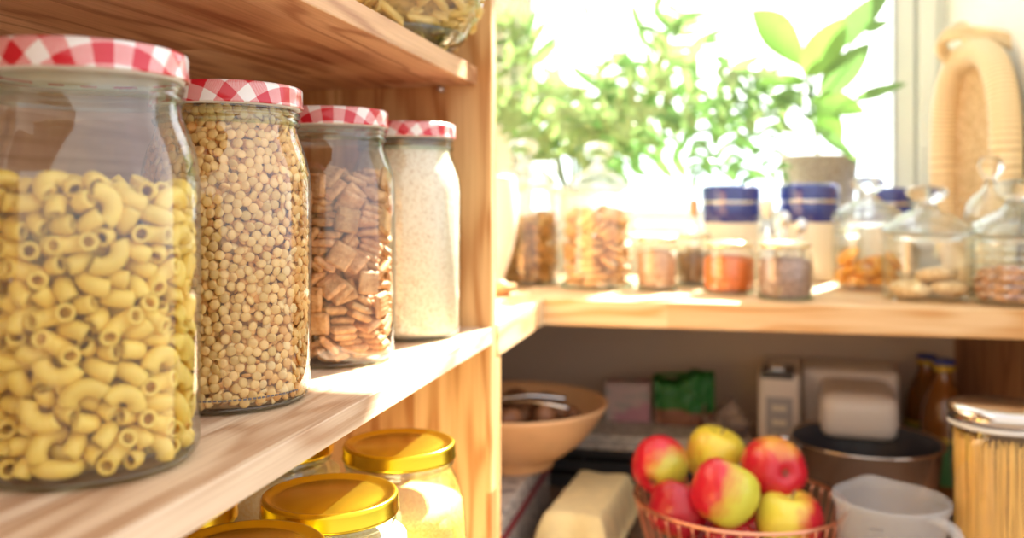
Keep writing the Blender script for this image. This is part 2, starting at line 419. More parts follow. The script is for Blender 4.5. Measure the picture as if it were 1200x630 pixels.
# ---------------------------------------------------------------- pantry counter (window run + left run)
cn = empty('pantry_counter', (0, 0, 0))
tag(cn, 'thick pale pine worktop under the window with a deep open shelf space below', 'counter')
prism([(-0.615, 1.265), (xr(1.265) - .001, 1.265), (xr(WY) - .001, WY - .001), (-0.615, WY - .001)], CB, CT).build('worktop', M['pine_counter'], cn, smooth=False, bevel=.0018)
MB().box((-0.615, .992, CB), (-0.245, 1.264, CT)).build('side_worktop', M['pine_counter_side'], cn, smooth=False, bevel=.0018)
prism([(xr(1.17) - .020, 1.17), (xr(1.17) - .0015, 1.17), (xr(WY) - .0015, WY - .002), (xr(WY) - .020, WY - .002)], -.98, CB - .001).build('side_panel', M['brown_wood'], cn, smooth=False)
MB().box((-0.615, .99, LT - .03), (XR - .022, WY - .002, LT)).build('lower_shelf', M['dark_floor'], cn, smooth=False, bevel=.001)
MB().box((-0.615, .9875, -.98), (-0.246, 1.008, CB - .001)).build('support_panel', M['pine_panel'], cn, smooth=False, bevel=.001)

# ---------------------------------------------------------------- shelving unit on the left
su = empty('shelving_unit', (0, 0, 0))
tag(su, 'tall open pine shelving unit on the left holding the gingham-lidded jars', 'shelf')
MB().box((-0.60, -.22, -.158), (-0.245, .9645, -.14)).build('shelf', M['pine_shelf'], su, smooth=False, bevel=.0012)
MB().box((-0.60, -.22, .1295), (-0.2625, .9645, .1495)).build('shelf', M['pine_upper'], su, smooth=False, bevel=.0012)
MB().box((-0.60, -.22, -.418), (-0.20, .9645, -.400)).build('shelf', M['pine_shelf'], su, smooth=False, bevel=.0012)
MB().box((-0.60, .965, -.98), (-0.246, .987, .95)).build('side_panel', M['pine_panel'], su, smooth=False, bevel=.0012)
MB().box((-0.615, -.22, -.98), (-0.60, .987, .95)).build('back_panel', M['pine_back'], su, smooth=False)
steel = plain('steel_pin', (.75, .75, .76), .3, metal=1)
for (x, z) in ((-.302, .1255), (-.50, .1255)):
    MB().tube([(x, .965, z), (x, .952, z)], .003, 10).build('shelf_pin', steel, su)
for (x, z) in ((-.275, -.1635), (-.50, -.1635)):
    MB().box((x - .006, .945, z - .004), (x + .006, .965, z + .0055)).build('shelf_pin', M['frame_white'], su, bevel=.002)

# ---------------------------------------------------------------- packed pile contents
# settled positions (0.01 mm) and rotations (per mille) of the piled pieces: x, y, z, w, i, j, k
PILES = {
'mac': [
688, -5062, 9942, 645, 158, 120, 738, 1793, -4776, 7857, 571, -93, -87, 811, 1194, -4893, 3064, 143, -497, 629, 580, 2061, -4668, 6394, 149, -515, -807, 250, 2633, -4363, 11346, 72, 490, 868, 21, 1910, -4419, 491, 16, 888, -459, -25,
3021, -4051, 4064, 629, -203, -620, -422, 1308, -4501, 1633, 627, 136, -699, -315, 1308, -4245, 14239, 318, 167, -921, -155, 109, -4541, 4503, 795, -233, 551, -104, 261, -5092, 11062, 686, -14, 61, 725, 2017, -4606, 5190, 664, 232, 508, -497,
-1032, -4694, 6991, 19, -600, 560, -571, 2270, -3741, 1507, 869, 218, -382, 228, 3877, -3222, 10627, 462, -764, 48, 447, 3763, -3329, 13244, 657, 670, 108, 329, 1934, -3743, 2924, 258, -200, -242, -914, 3157, -3153, 5127, 557, -203, -41, -805,
4099, -2985, 1007, 333, -254, -353, 836, 4222, -2879, 7246, 45, 269, 906, 323, 3054, -3468, 9466, 160, 576, -789, -142, 2906, -3394, 12273, 282, -464, 837, -61, 4307, -2631, 3563, 317, 777, -82, 538, 3634, -2639, 8589, 655, -97, -52, -748,
-148, -4605, 12174, 257, 12, 176, -950, 4008, -2245, 4801, 325, 715, -594, 174, 3986, -2088, 12378, 513, -444, 734, -6, 1686, -3968, 10276, 103, -184, 977, -17, 4940, -1276, 7611, 16, 91, 877, -471, 2308, -3872, 7034, 462, -242, -228, -822,
1019, -3779, 3901, 726, -108, 673, 90, 4976, -1120, 2092, 114, 57, 227, 966, 5009, -946, 4043, 96, -69, -39, 992, 481, -4265, 439, 749, -45, -659, -52, -1580, -4425, 13489, 294, 628, 38, -719, 4903, -1411, 11722, 42, -144, -988, 35,
3425, -2447, 5929, 20, -246, 969, -4, 4010, -1719, 11030, 254, 629, -735, -26, 424, -4570, 7713, 709, -12, -647, -281, 5069, -641, 9500, 58, 9, -342, 938, 5001, -795, 5254, 24, 739, -84, 668, 536, -4372, 13544, 181, -971, -49, 145,
4030, -2094, 13670, 634, -213, 140, -730, -452, -4287, 2434, 77, -132, -988, -17, -1125, -4497, 4511, 140, -833, 432, -317, 1158, -4169, 8809, 871, -110, 459, 138, 4994, 682, 11532, 83, -780, 1, -621, 2013, -3913, 9137, 302, -472, -20, -828,
-225, -4425, 5582, 964, 34, 116, -237, 5033, 82, 13479, 795, 26, -604, -53, 4589, -680, 782, 694, -533, -378, -303, 3336, -2870, 1826, 163, -889, -236, -356, 4757, 1108, 2205, 542, 825, -122, -102, 3119, -2443, 2974, 311, 313, -879, 181,
1904, -3949, 12188, 342, 73, -8, -937, 1679, -3989, 13064, 120, -597, -97, -787, 2947, -3179, 7660, 886, 178, -165, 396, 847, -4410, 6154, 154, -915, 116, 353, 2680, -2541, 14288, 319, 104, -932, 136, 4976, 858, 5574, 721, -159, -625, 254,
2675, -3439, 2551, 955, -75, 174, 229, -1686, -4260, 1809, 82, -204, -164, -962, 4722, -878, 12667, 173, 959, -222, -23, 4025, -1657, 8996, 531, 458, -654, 284, 2654, -3471, 8506, 348, 155, 186, -906, 2710, -3402, 13305, 132, -239, 958, -86,
4162, -1972, 5846, 957, -125, -50, 257, 776, -4086, 12524, 145, 199, -949, -199, 4464, -926, 3124, 83, 815, -571, -50, -435, -4292, 460, 0, 69, 998, 0, 4039, -1758, 1358, 465, 534, -527, 470, 3849, -1115, 10013, 264, 619, -726, 142,
-1882, -3840, 14293, 637, -109, -756, -102, 254, -4649, 9157, 184, 277, -915, -227, 4496, 2424, 3004, 238, -76, 189, -950, 2304, -3160, 6357, 90, 796, 457, -387, 3244, -3005, 11382, 82, 783, 492, 372, 3529, -2426, 9506, 504, -96, -82, -854,
-1511, -3803, 8454, 29, 991, -129, 6, 2867, -2856, 978, 230, -198, -7, -953, -717, -4196, 13293, 40, 973, 227, -33, 1871, -3043, 13862, 363, 59, -895, 253, 4580, 684, 7542, 808, 226, 74, 539, 2464, -3657, 10544, 164, -961, -219, -43,
4145, -645, 6430, 4, 716, -689, -113, 4545, 2232, 9808, 740, 278, -610, 55, 3624, -1769, 2468, 113, 908, 399, 61, -1567, -4088, 671, 49, -538, 148, 828, 58, -4151, 1517, 993, -26, -107, 31, -1146, -4179, 5727, 132, 808, -223, 528,
4429, 210, 8588, 583, 470, -195, 634, 135, -4313, 6703, 98, -411, 19, 906, -358, -3953, 3369, 12, 878, -472, -76, 4460, 1567, 8433, 373, -101, -386, -838, 4085, -1209, 13832, 755, -35, -98, 647, -1978, -4627, 3039, 490, 472, -680, 274,
3892, -1863, 460, 0, 853, 523, 0, -1949, -4090, 7448, 360, -712, 421, 432, -2023, -4597, 12409, 433, -433, 701, 364, 4392, 2435, 7569, 810, 298, -494, 109, -1988, -4647, 9769, 529, -676, -211, -469, 4334, 140, 10446, 536, 243, -424, 689,
1758, -3418, 4577, 967, 180, -133, 121, 4178, 2927, 13571, 72, 298, -951, -37, -836, -4068, 1342, 676, 19, -736, 24, 3682, -753, 8387, 632, 186, 143, -738, 4017, 3145, 4504, 321, -3, 20, -947, 1306, -3701, 11215, 6, 313, 18, -950,
-902, -4451, 11345, 166, -484, -853, -100, 4035, 1550, 535, 228, 750, -532, 321, 4031, -1762, 6923, 653, 217, 160, -708, 4329, 1629, 13997, 767, 257, -274, 521, -708, -4281, 10136, 842, 40, -537, -33, 4271, -779, 10843, 250, -739, -595, -194,
3784, -1123, 4592, 352, 493, -242, 758, -1858, -3121, 3267, 892, -51, -431, 126, -13, -3017, 10279, 111, 958, 213, 157, 2564, -2407, 6942, 173, -867, -434, -174, 4641, 464, 4469, 620, -530, -578, -36, 4641, 769, 9695, 780, 464, -304, 289,
4166, 1900, 3928, 580, 586, -511, 244, -320, -4089, 8452, 754, 148, 619, -164, 3245, -1808, 3785, 210, 724, -642, 143, -405, -3478, 14029, 210, 200, -948, 128, 599, -3266, 9521, 203, 325, -102, -918, 1549, -3298, 5676, 392, 187, 148, -888,
-2372, -4465, 5269, 484, -283, 702, 439, 1255, -2951, 8203, 888, 143, 229, 372, 4082, 1221, 6820, 490, 291, 516, -640, -1460, -2388, 10824, 558, 114, -230, 789, 1572, -3273, 804, 840, -189, 277, -426, 4323, 1691, 11045, 948, 141, 223, -179,
643, -2163, 14207, 638, 251, -179, 706, 3506, 357, 13620, 226, 392, 879, 148, 825, -3751, 4758, 87, -578, -79, -808, -398, 3082, 14221, 1, -861, -330, 386, -1914, 3959, 2351, 324, 156, -909, 210, -2922, -3824, 3867, 314, 224, -76, -919,
3626, 3473, 10899, 742, -179, 527, 375, 4308, 446, 12615, 434, 578, -326, 609, 4192, 2018, 5704, 486, 794, -310, 192, 2926, -1657, 8013, 432, 136, 198, -869, 2255, -321, 12213, 409, 588, -454, 529, -3545, 2546, 460, 0, -845, -535, 0,
595, -3953, 2410, 787, -89, -604, -92, 3403, 1147, 9192, 934, 287, 146, -153, -3181, -3409, 10246, 237, 673, -653, 255, 3874, 2435, 6747, 531, 437, 77, 722, 476, -3262, 11922, 509, 78, 842, 163, 4124, 1668, 12069, 912, 48, -270, -303,
4343, 177, 1396, 540, 47, -32, 840, -2326, -3452, 8040, 515, -233, -825, 24, 3786, 3336, 1959, 691, 661, -183, -229, -1533, -3680, 11952, 524, -380, 85, 757, 3364, -848, 12708, 156, -797, 559, -166, -4243, -1539, 8586, 909, -161, -348, -163,
-2496, -3693, 647, 714, -14, -635, -295, -2887, -3287, 2661, 212, 806, -550, 61, 1022, -3096, 7232, 233, -105, -966, -46, 3486, 2737, 12759, 960, -23, 96, -260, -3436, -3128, 5581, 106, -140, -147, 973, -2747, -4295, 11126, 870, 70, 100, 478,
3987, -219, 2275, 333, 661, -426, 520, -2687, -3681, 6707, 259, -99, -921, -273, 1551, -2258, 9936, 345, -105, -647, -672, -1884, -2214, 11777, 97, -971, 193, -107, 2211, -2060, 5098, 708, 545, 387, 226, -3330, 1146, 1295, 794, -86, -508, -323,
-2618, 3353, 3037, 257, -139, 5, -956, -3215, -2954, 11911, 310, 226, -177, 906, 2838, 1246, 13956, 19, -450, 374, 811, 3651, 741, 2766, 94, -325, -922, -191, 3461, 3719, 6738, 626, 677, -182, -340, -3407, -2618, 11048, 107, -811, 525, 234,
-2059, -3103, 12526, 800, -35, -320, -507, 3812, 231, 6635, 442, 457, 575, -515, 3712, 1987, 1299, 320, -529, -758, -205, 3099, -1090, 7282, 597, 120, -208, 766, 2897, 3280, 2871, 266, 186, 80, 943, 2690, 2358, 5997, 50, -789, 475, -388,
-2648, 2174, 4089, 608, 482, -122, -620, -2745, -3389, 14274, 685, -127, -704, -136, 3969, -120, 7725, 647, -333, 470, 499, -2559, -1572, 7345, 60, -36, -997, -13, -3741, -2650, 9398, 60, 667, -665, 329, 3084, 2342, 2249, 731, -48, -281, -621,
2308, -2273, 12373, 685, 267, 35, 677, 2825, -239, 11066, 244, 632, -321, 662, 2988, 1430, 4710, 197, -357, 910, 78, 1076, -1503, 12950, 176, 941, 35, 287, -1765, 2730, 5416, 165, -837, 520, -52, -3820, -2125, 10205, 355, -415, -771, -327,
879, 3785, 980, 405, -775, 74, -479, 2196, -3053, 3595, 171, 558, -809, 65, 4082, 255, 460, 0, -551, -834, 0, -1335, 4161, 3374, 123, -58, 991, -15, -2535, 3253, 10034, 12, -880, 169, -443, 3937, 96, 3510, 144, -700, 686, 137,
-3579, 563, 2390, 57, 942, 272, 186, 3087, -2048, 13077, 358, -258, 130, -888, 3112, 1010, 6046, 155, 507, 594, -605, 3361, -575, 5632, 527, 114, -15, 842, -4135, 1764, 5747, 673, -28, 16, 739, 1027, 1523, 13695, 113, -960, -158, -200,
2947, 3554, 789, 823, 411, 374, -119, -2286, 3145, 1870, 375, 525, -763, 50, -508, -3254, 6452, 639, -456, -615, -71, -3737, -2046, 7990, 922, -200, -327, -58, 3528, 2991, 11814, 715, 70, 69, 692, -3958, 1737, 439, 354, -634, -402, -558,
-2854, 427, 11207, 441, 722, 329, -419, -3336, 970, 3863, 911, -116, 352, 183, 2014, -1757, 8907, 186, -464, 475, -724, -4724, 1707, 4013, 493, -25, 803, -333, 305, 4449, 546, 244, -194, -24, 950, -1878, -2492, 13622, 172, -813, 556, 39,
3444, 2604, 439, 358, 581, -314, 660, 469, 3339, 1995, 470, -377, -471, -644, 2797, -1793, 10324, 702, 178, -605, 330, 734, 3692, 6710, 992, 98, -59, 54, -222, 3850, 3088, 207, -489, -13, -847, -3600, -2559, 2767, 604, 302, 550, -491,
-1715, -3269, 6078, 169, 665, -214, 695, 2719, 2450, 10924, 229, -708, -659, -106, 3432, 1178, 3785, 596, 111, -67, -793, -2912, 3311, 6516, 865, 18, 41, 500, -1124, 2833, 9597, 778, 385, -496, -15, -278, 2871, 10703, 871, 244, 376, -199,
-1849, 2183, 9765, 709, -538, 456, -1, -4461, 284, 7113, 167, -585, -727, 319, -2178, 3245, 3874, 715, 196, -652, 156, -194, 2957, 5559, 637, 731, -132, 204, 535, 2355, 11791, 249, 422, 505, 711, -4053, 2765, 2527, 336, -378, 127, 853,
],
'cereal': [
-240, -5189, 13315, 493, -469, 525, 511, 599, -5168, 5222, 706, -706, -40, 40, 911, -4724, 14747, 385, 573, 413, -593, 2972, -4203, 8835, 712, 580, 396, 12, 3384, -3927, 11849, 227, -606, 344, 680, -1213, -4851, 9082, 74, -95, -790, 601,
1929, -3753, 4083, 13, -416, 893, -171, 1371, -4028, 10079, 988, 148, -16, 46, 333, -4403, 10450, 557, -215, -355, 719, 1546, -4129, 8272, 545, 244, 206, 775, 2045, -4028, 14535, 348, -800, -410, -264, 3366, -3486, 13169, 825, -346, -406, -185,
1061, -3958, 13401, 814, 18, 23, 580, 1064, -4807, 3166, 434, 511, 650, -357, -992, -4329, 6766, 147, 750, 618, 184, 612, -4110, 6743, 34, -920, 122, -371, 2053, -4259, 6350, 443, -822, 318, 165, 2799, -2803, 10414, 400, -461, 789, 67,
-1198, -4262, 1223, 0, -973, 132, -190, 1518, -3820, 11620, 642, -24, 4, -767, -683, -4414, 4289, 183, -126, -955, -198, 1804, -4080, 1368, 369, 189, -907, 77, 413, -3721, 587, 52, -189, 15, 981, -2652, -4401, 7325, 662, 597, -448, 64,
2651, -3432, 2606, 0, 368, -930, 2, -2618, -4427, 12837, 694, -500, 490, 168, 4649, -2293, 6481, 339, -417, 581, -611, -1793, -3859, 2249, 626, 104, -157, -757, -3026, -4011, 14935, 560, -767, -26, -312, -2423, -3862, 11079, 396, -532, 701, -262,
-599, -4383, 12173, 113, -754, -645, -54, -869, -4124, 14440, 625, -98, 650, 420, 3623, -2542, 4365, 930, -183, 98, -303, 3195, -2362, 15111, 372, -167, -59, -911, 2043, -3558, 290, 0, 69, 998, 0, 3463, -2216, 7182, 390, 896, 135, 163,
-763, -3499, 1976, 958, -13, -188, -218, 3552, -2977, 8383, 411, -878, 159, 185, 3954, -1971, 11546, 828, -155, 38, 537, -3942, -3356, 10495, 334, -673, -170, -638, -2691, -3452, 5081, 48, -952, 302, 18, 4394, -812, 14172, 109, -971, 65, 201,
4171, -1478, 2834, 182, -971, 149, 48, 4713, 2, 7130, 141, 712, 551, 413, 1718, -3919, 15539, 329, -770, -465, -288, 5154, -582, 4403, 691, 17, -718, -79, 5156, -78, 11699, 126, 715, -168, -667, 5117, 574, 15156, 601, 396, -622, -309,
3962, -1093, 7989, 100, 942, 244, -207, -4295, -2887, 8495, 714, 271, -635, 118, -3906, -2091, 16208, 520, -5, -150, 841, 593, -4282, 8275, 939, 15, 319, 127, -1649, -3814, 10042, 530, -246, 138, 800, -2056, -3708, 289, 0, -928, 373, 0,
3376, -2201, 869, 0, -645, -764, 0, 4635, 2239, 13190, 662, 468, -560, -170, 4042, -960, 10678, 3, -777, 619, -112, 2177, -1578, 7530, 925, -196, 120, -303, -2001, -4076, 13368, 711, 609, -351, 26, -3157, -2847, 6353, 515, 31, -2, 857,
-1733, -4099, 4039, 168, -946, 229, 155, 4400, 195, 2966, 174, -684, -687, -173, 1913, -3723, 10788, 93, -665, -732, -115, -1221, -4255, 5997, 188, -601, 764, -142, 2683, -167, 2160, 113, -541, -72, 830, 2563, -3875, 5890, 786, 420, -219, 397,
3648, -256, 3804, 9, -997, 46, -67, -261, -2328, 12110, 22, -95, -995, 6, -1617, -2125, 7820, 102, -289, -948, 82, 4238, 1276, 10188, 802, -54, 127, -581, 1813, -3217, 12174, 603, -24, 3, -797, 2836, -1479, 5982, 25, 661, 744, 92,
959, -4027, 9465, 115, -799, -583, -94, 4063, -1127, 2026, 1, 1000, 22, 0, -735, -2373, 9019, 647, -58, 759, 48, -2832, -3137, 864, 366, 147, -348, -850, -3761, -1684, 9821, 818, -211, 165, 508, 2458, -2893, 3227, 59, 971, 228, 33,
4190, 1796, 9200, 59, 933, 195, -296, 3251, -757, 15379, 54, 938, 314, -138, 3516, -2176, 5020, 977, -198, 70, -34, 1904, -2062, 12992, 278, -103, -76, 952, 2848, -2630, 9713, 134, 470, 784, 383, 3647, -2509, 3713, 300, 100, 183, 931,
-5115, -815, 2786, 417, 511, 503, 559, -3495, -2451, 1442, 1, -920, -392, 1, 3323, -3088, 13794, 35, 551, -642, 532, 118, -2915, 5332, 120, -246, -108, -956, 2657, -2475, 1447, 400, 0, 0, -917, 4086, 2650, 5811, 608, 239, -593, 471,
4027, -1041, 8594, 36, -633, -739, 226, -4150, 1477, 15617, 106, 83, -878, -459, -695, -4356, 11587, 118, -989, 79, 41, 972, -3955, 12826, 29, -255, -966, 7, 4249, -529, 1448, 687, 0, 0, 727, 1033, -2642, 5449, 192, -253, -89, -944,
3890, 1220, 5891, 43, 860, 507, 37, -1504, -3511, 7255, 376, 52, -297, -876, 4365, 51, 869, 682, 0, 0, 731, 4017, -1755, 12096, 220, -85, 136, 962, 535, -2591, 6912, 865, -419, -47, 270, 4066, -1588, 12659, 819, -154, 41, 552,
-936, -4224, 11038, 111, -734, -668, -58, 4035, 1887, 4732, 164, 546, 787, -237, 9, -3414, 1033, 156, 661, 726, 108, -903, -2405, 3816, 158, -164, 590, 774, 2581, -3204, 2027, 920, 0, 0, -392, 4064, -712, 9121, 947, -104, 205, 227,
-2000, -3962, 3516, 484, 3, 228, -845, -2755, 3220, 710, 940, 52, -293, 165, 2837, -3276, 5749, 405, -747, 467, 245, -577, -2335, 11544, 5, 998, -64, -22, 1682, -2459, 6580, 388, -12, 902, -191, 3863, 2410, 8524, 303, -303, 5, -904,
4168, -393, 9626, 586, 50, 224, 777, -8, -2912, 14070, 944, -45, 63, 320, 3694, 1489, 14762, 102, 168, 980, 3, 3706, -211, 4398, 712, 52, -44, -699, -4814, -779, 8382, 541, 491, -672, -126, -2609, -801, 2178, 361, -58, -785, 499,
-653, -2674, 13379, 9, -984, 162, 78, 3235, -1479, 290, 965, 0, 0, -261, -1880, 3837, 718, 547, -175, -250, 780, -3583, -2649, 4495, 547, -707, -355, 275, 4052, 507, 289, 0, 477, -879, 0, 3181, -1470, 13625, 21, -359, -829, 429,
-4163, -1546, 13900, 448, 368, -92, 810, 4041, 483, 13205, 401, 135, 26, 905, 887, -2490, 8809, 708, -146, -185, -666, 1359, -3022, 4370, 45, -244, 955, -165, 2360, 3611, 15670, 148, 867, -377, 290, -3280, -1707, 14070, 310, -95, -928, -184,
-1814, 2503, 1876, 58, 921, 327, -202, 1981, -1292, 11203, 897, -368, -132, -206, 446, -3551, 3398, 802, -2, 108, -588, 894, -1630, 9850, 471, 603, -367, 529, -2420, -3538, 2595, 188, 361, 913, 15, 1632, 1489, 12263, 965, -187, 175, 58,
1874, -2730, 14394, 188, 296, -875, -334, 3945, 1979, 7432, 29, -524, -848, 73, 3155, -645, 5512, 57, -968, 238, -63, 4089, 443, 13793, 292, -119, 69, -946, -3379, -2819, 5785, 31, -432, -901, -5, 2130, 1341, 9900, 464, -2, 27, 886,
-3378, -2738, 12369, 464, 391, -209, 767, 3850, 731, 12069, 10, 135, -29, 990, -717, 2879, 4189, 171, -981, -44, 80, -2990, 421, 2984, 964, -248, 55, -77, -3284, -2260, 11888, 270, -832, 332, 352, 577, 2914, 6049, 260, -222, -10, 940,
-963, 4917, 15245, 637, -573, 220, 467, 3992, 1160, 11455, 22, 917, -375, -136, 1279, -1132, 13904, 534, -43, 824, -186, 4002, 1934, 3310, 787, -237, -164, -545, -2849, -2957, 3822, 761, 216, 572, -217, 4259, 803, 2498, 947, 321, 23, 17,
-3639, -2016, 3179, 2, 448, -894, -1, 3319, 2899, 15312, 932, -38, 5, 359, 2346, 1075, 9287, 964, -13, -7, 266, -1293, 2832, 6801, 212, -596, 144, -761, -4027, -1171, 7302, 281, 934, -12, 221, 2401, -549, 11325, 178, -121, 372, 903,
-3922, -1128, 15240, 312, 118, 93, -938, 70, -617, 14020, 513, 151, 843, -58, 2518, -1260, 9283, 439, -244, 855, 132, -2174, -2206, 14570, 168, 435, -819, -335, 454, -527, 13318, 790, -292, -429, 326, -3734, -2128, 2022, 0, -902, 432, 1,
-1100, 2528, 2853, 245, -52, -381, -890, -2477, -723, 8562, 104, -971, -176, -123, 2004, 1181, 10901, 217, 271, -929, 130, -2907, 2632, 6726, 59, 799, 543, -253, -2483, -591, 9206, 672, 9, -161, 723, -2623, -2774, 9193, 8, 132, -986, -99,
2472, 843, 8708, 0, -840, 543, -16, -4907, 1716, 12267, 120, 697, -117, 697, 1070, 2061, 2172, 412, -138, 667, 606, 2207, -265, 14638, 372, -263, -871, 184, -4018, -1532, 15726, 118, -986, -78, -93, -4218, -1731, 10864, 88, -228, -279, -929,
-271, -2348, 15091, 249, 106, -139, 952, -2622, -2628, 8630, 745, 59, 80, -659, 3121, -291, 6873, 984, 121, -77, 109, 128, -3420, 2852, 988, 74, 66, 121, -1232, 5034, 2882, 506, -375, -612, -478, -2330, -1138, 5385, 2, 167, 647, 744,
253, 4017, 3140, 946, 16, -169, -278, -2973, 3286, 3072, 890, -177, 174, 382, -3527, -3126, 14704, 244, -81, 791, 554, -1676, -2941, 10222, 490, -239, 151, 824, -265, -3909, 5148, 106, 957, 127, -240, -2894, -479, 4394, 31, -75, 916, 393,
984, 2030, 15273, 71, -980, 158, -96, 3773, 566, 12682, 112, -739, -660, 80, -3358, 1277, 6525, 104, 454, -885, 16, -1549, -3956, 8855, 342, 510, -606, 506, 3469, -182, 4950, 57, -633, 771, -38, 367, -2461, 7590, 164, 97, -410, -892,
-1802, -1794, 4541, 581, 566, -501, 302, 4061, 1354, 2133, 267, -637, -698, -187, -1502, 1456, 5532, 68, 505, -530, 678, -50, 2852, 7236, 547, 342, 517, 563, -4050, -1657, 866, 1, -813, 582, 2, -1069, 4234, 9209, 18, 977, 163, -135,
2646, 1733, 1340, 217, -371, 903, 13, -3275, -565, 11210, 911, -100, -257, 307, -582, -2178, 12704, 518, -21, 8, -855, -2668, 504, 14717, 650, -168, 489, -557, -2595, 951, 1260, 598, 421, 431, 528, -1334, 1116, 15042, 89, 323, -310, 890,
2389, 3652, 14662, 320, -15, 29, 947, 4123, 1252, 10822, 963, 61, 123, 232, -4356, 261, 15274, 386, -912, -103, 92, 1630, 1898, 14423, 338, -434, 828, 113, 3627, 2109, 1180, 973, 112, -181, -86, -778, 3254, 7071, 238, 738, -280, -566,
2457, 3723, 5338, 738, 623, -260, -12, -1267, -811, 14546, 870, -343, 350, -65, 1549, 4271, 13302, 695, -693, 156, -109, -4037, -1119, 290, 739, 0, 0, 674, -4483, 791, 4681, 408, -92, -907, -37, 1331, 4223, 851, 230, -129, -963, 47,
461, 2828, 1040, 419, -581, -493, -494, -2052, 1267, 11374, 222, 702, -505, 451, -2285, -2051, 7379, 893, 9, 131, 431, -2068, -1800, 1126, 746, -260, 554, 261, 366, 4041, 2564, 18, -942, 290, -169, -2299, -1722, 14133, 127, 332, -173, 918,
-2820, -3247, 12893, 790, 502, 255, -242, -73, 3017, 4823, 122, -958, 133, 223, 1353, -503, 12333, 774, -20, -17, 633, -4574, 444, 6997, 669, -260, 586, 376, -2293, 3070, 4531, 383, -316, 865, 69, 3237, 1357, 6399, 253, -57, 4, 966,
-3452, 3312, 1925, 744, -485, 9, 460, 2999, 2284, 14054, 863, 12, 44, -503, -2035, 3670, 10487, 986, -69, 122, 92, -2590, 3372, 10066, 534, 53, 130, 834, -2721, 347, 7453, 711, -195, -129, -664, 391, 4253, 289, 0, -732, 682, 0,
-1574, -2015, 10410, 29, 521, -806, 281, -10, 2607, 8700, 4, -710, 703, -43, -799, 1916, 12384, 89, 729, 598, -321, -4046, -1928, 4501, 182, 230, -753, -590, -4252, -1420, 5698, 481, -400, 176, 760, -1119, 4663, 4154, 743, 503, -173, 405,
-289, 2095, 10603, 315, 642, 351, -604, -2610, 710, 10009, 112, 636, 759, 86, 715, -2454, 10220, 731, 680, -56, 15, 3004, -1194, 7739, 402, -221, -63, -886, 1046, 2692, 4836, 929, 122, 313, -156, 2826, 3179, 8341, 681, 134, 268, 668,
2336, 1823, 5812, 911, 92, 322, -241, 3961, 1943, 4000, 157, 523, 802, -242, 2975, 2574, 13493, 38, -975, -216, 24, -3493, 1269, 5353, 29, -178, -979, 90, 995, 4593, 15247, 217, -161, 405, 874, -2280, -49, 11048, 705, 147, -244, -650,
-3458, 2906, 9579, 802, -338, 301, -389, -1979, 4100, 2681, 567, 299, -706, 301, -3656, -1904, 2601, 309, 2, 0, 951, -3502, 967, 7865, 35, -12, -973, 227, -2333, -540, 12531, 602, 130, 307, 726, -4285, 181, 9961, 5, 959, 141, 245,
-3732, 2611, 1383, 193, -204, 332, 901,
],
'biscuit': [
1950, -3185, 3583, 375, -363, 4, -853, 2721, -2588, 5855, 363, -225, -45, -903, -31, -3747, 5266, 893, 26, -114, -434, 511, -3706, 1650, 0, 988, -153, 0, 498, -3745, 9338, 214, 318, 896, 226, 2814, -2581, 11422, 249, -967, -61, -15,
3391, -1498, 1664, 897, -5, 2, 441, -2852, -2372, 1701, 24, -867, -498, 13, -428, -3705, 7461, 50, 208, -57, 975, -2905, -2338, 8202, 777, -297, -6, 555, -3286, -1804, 10959, 162, -116, 888, -415, -2680, -2627, 4889, 868, -348, -234, 267,
-530, -3684, 2753, 41, -5, 1, 999, 1679, -3345, 8878, 5, -854, -418, -311, -1279, -3674, 10930, 782, -41, -308, 540, -1593, -3374, 6812, 744, -81, 200, -632, 18, -3715, 550, 0, 985, 175, 0, -374, -3789, 10119, 240, 206, 928, 198,
587, 4303, 11185, 710, 648, -162, -224, 2539, -2758, 8271, 688, -89, -298, 656, 768, -619, 6439, 97, -434, 275, -852, -3181, -1923, 550, 0, -925, 381, 0, -3577, -1146, 6376, 824, 207, 60, -525, 3338, -472, 550, 0, 27, -1000, 0,
3524, -1280, 10880, 945, 243, 56, -213, -3383, -1536, 2886, 658, 17, -8, 753, -1155, -3555, 3847, 2, -816, 578, -4, 3369, -1792, 7771, 292, -697, 646, -107, 3687, -389, 2770, 0, -842, -540, -1, 3753, 371, 6517, 191, -954, -215, 78,
2951, -2311, 4455, 973, -131, 188, -29, 1830, 2862, 550, 0, 699, -715, 0, -3337, -1718, 9017, 197, 80, 951, -222, 3730, -186, 10227, 29, -110, -962, -247, 3698, 682, 5438, 205, -879, -430, 32, -1657, 3244, 11234, 106, 217, 272, 931,
3493, 1226, 9272, 70, -860, 500, 73, -1803, 3273, 549, 412, 0, 0, 911, 2323, 2910, 10163, 152, 250, -332, -897, 147, 3710, 5020, 697, 0, 70, -713, 3523, 1100, 4432, 831, 81, 191, -516, -501, -174, 4309, 901, 223, -73, -364,
-3733, -301, 5519, 502, 159, 146, -838, 524, 1818, 2180, 249, -334, 895, -161, -3723, 323, 4586, 895, 214, 27, -390, -3321, 1644, 8907, 93, -972, -185, -111, 240, 54, 3407, 93, -133, -194, 968, 3326, 1646, 8241, 94, -802, -589, -35,
-3541, 1158, 9900, 537, 138, 44, -831,
],
'curl': [
1129, -5178, 3292, 31, 115, -812, 571, 1681, -4959, 10445, 87, 136, -941, -299, 2557, -4595, 552, 698, -698, -112, 112, -2156, -4835, 2352, 48, -293, -475, 828, -1154, -5169, 1420, 43, 156, 601, 783, 3246, -4151, 10034, 761, 326, 508, -238,
2326, -4567, 3936, 240, 108, 912, -315, 342, -5293, 8782, 387, -416, -616, -545, 2499, -4100, 5795, 926, 86, -189, -314, 3193, -4100, 1423, 67, 940, 309, -130, 2455, -4419, 8216, 113, 992, 39, 27, 4506, -2814, 6997, 635, 602, 374, 307,
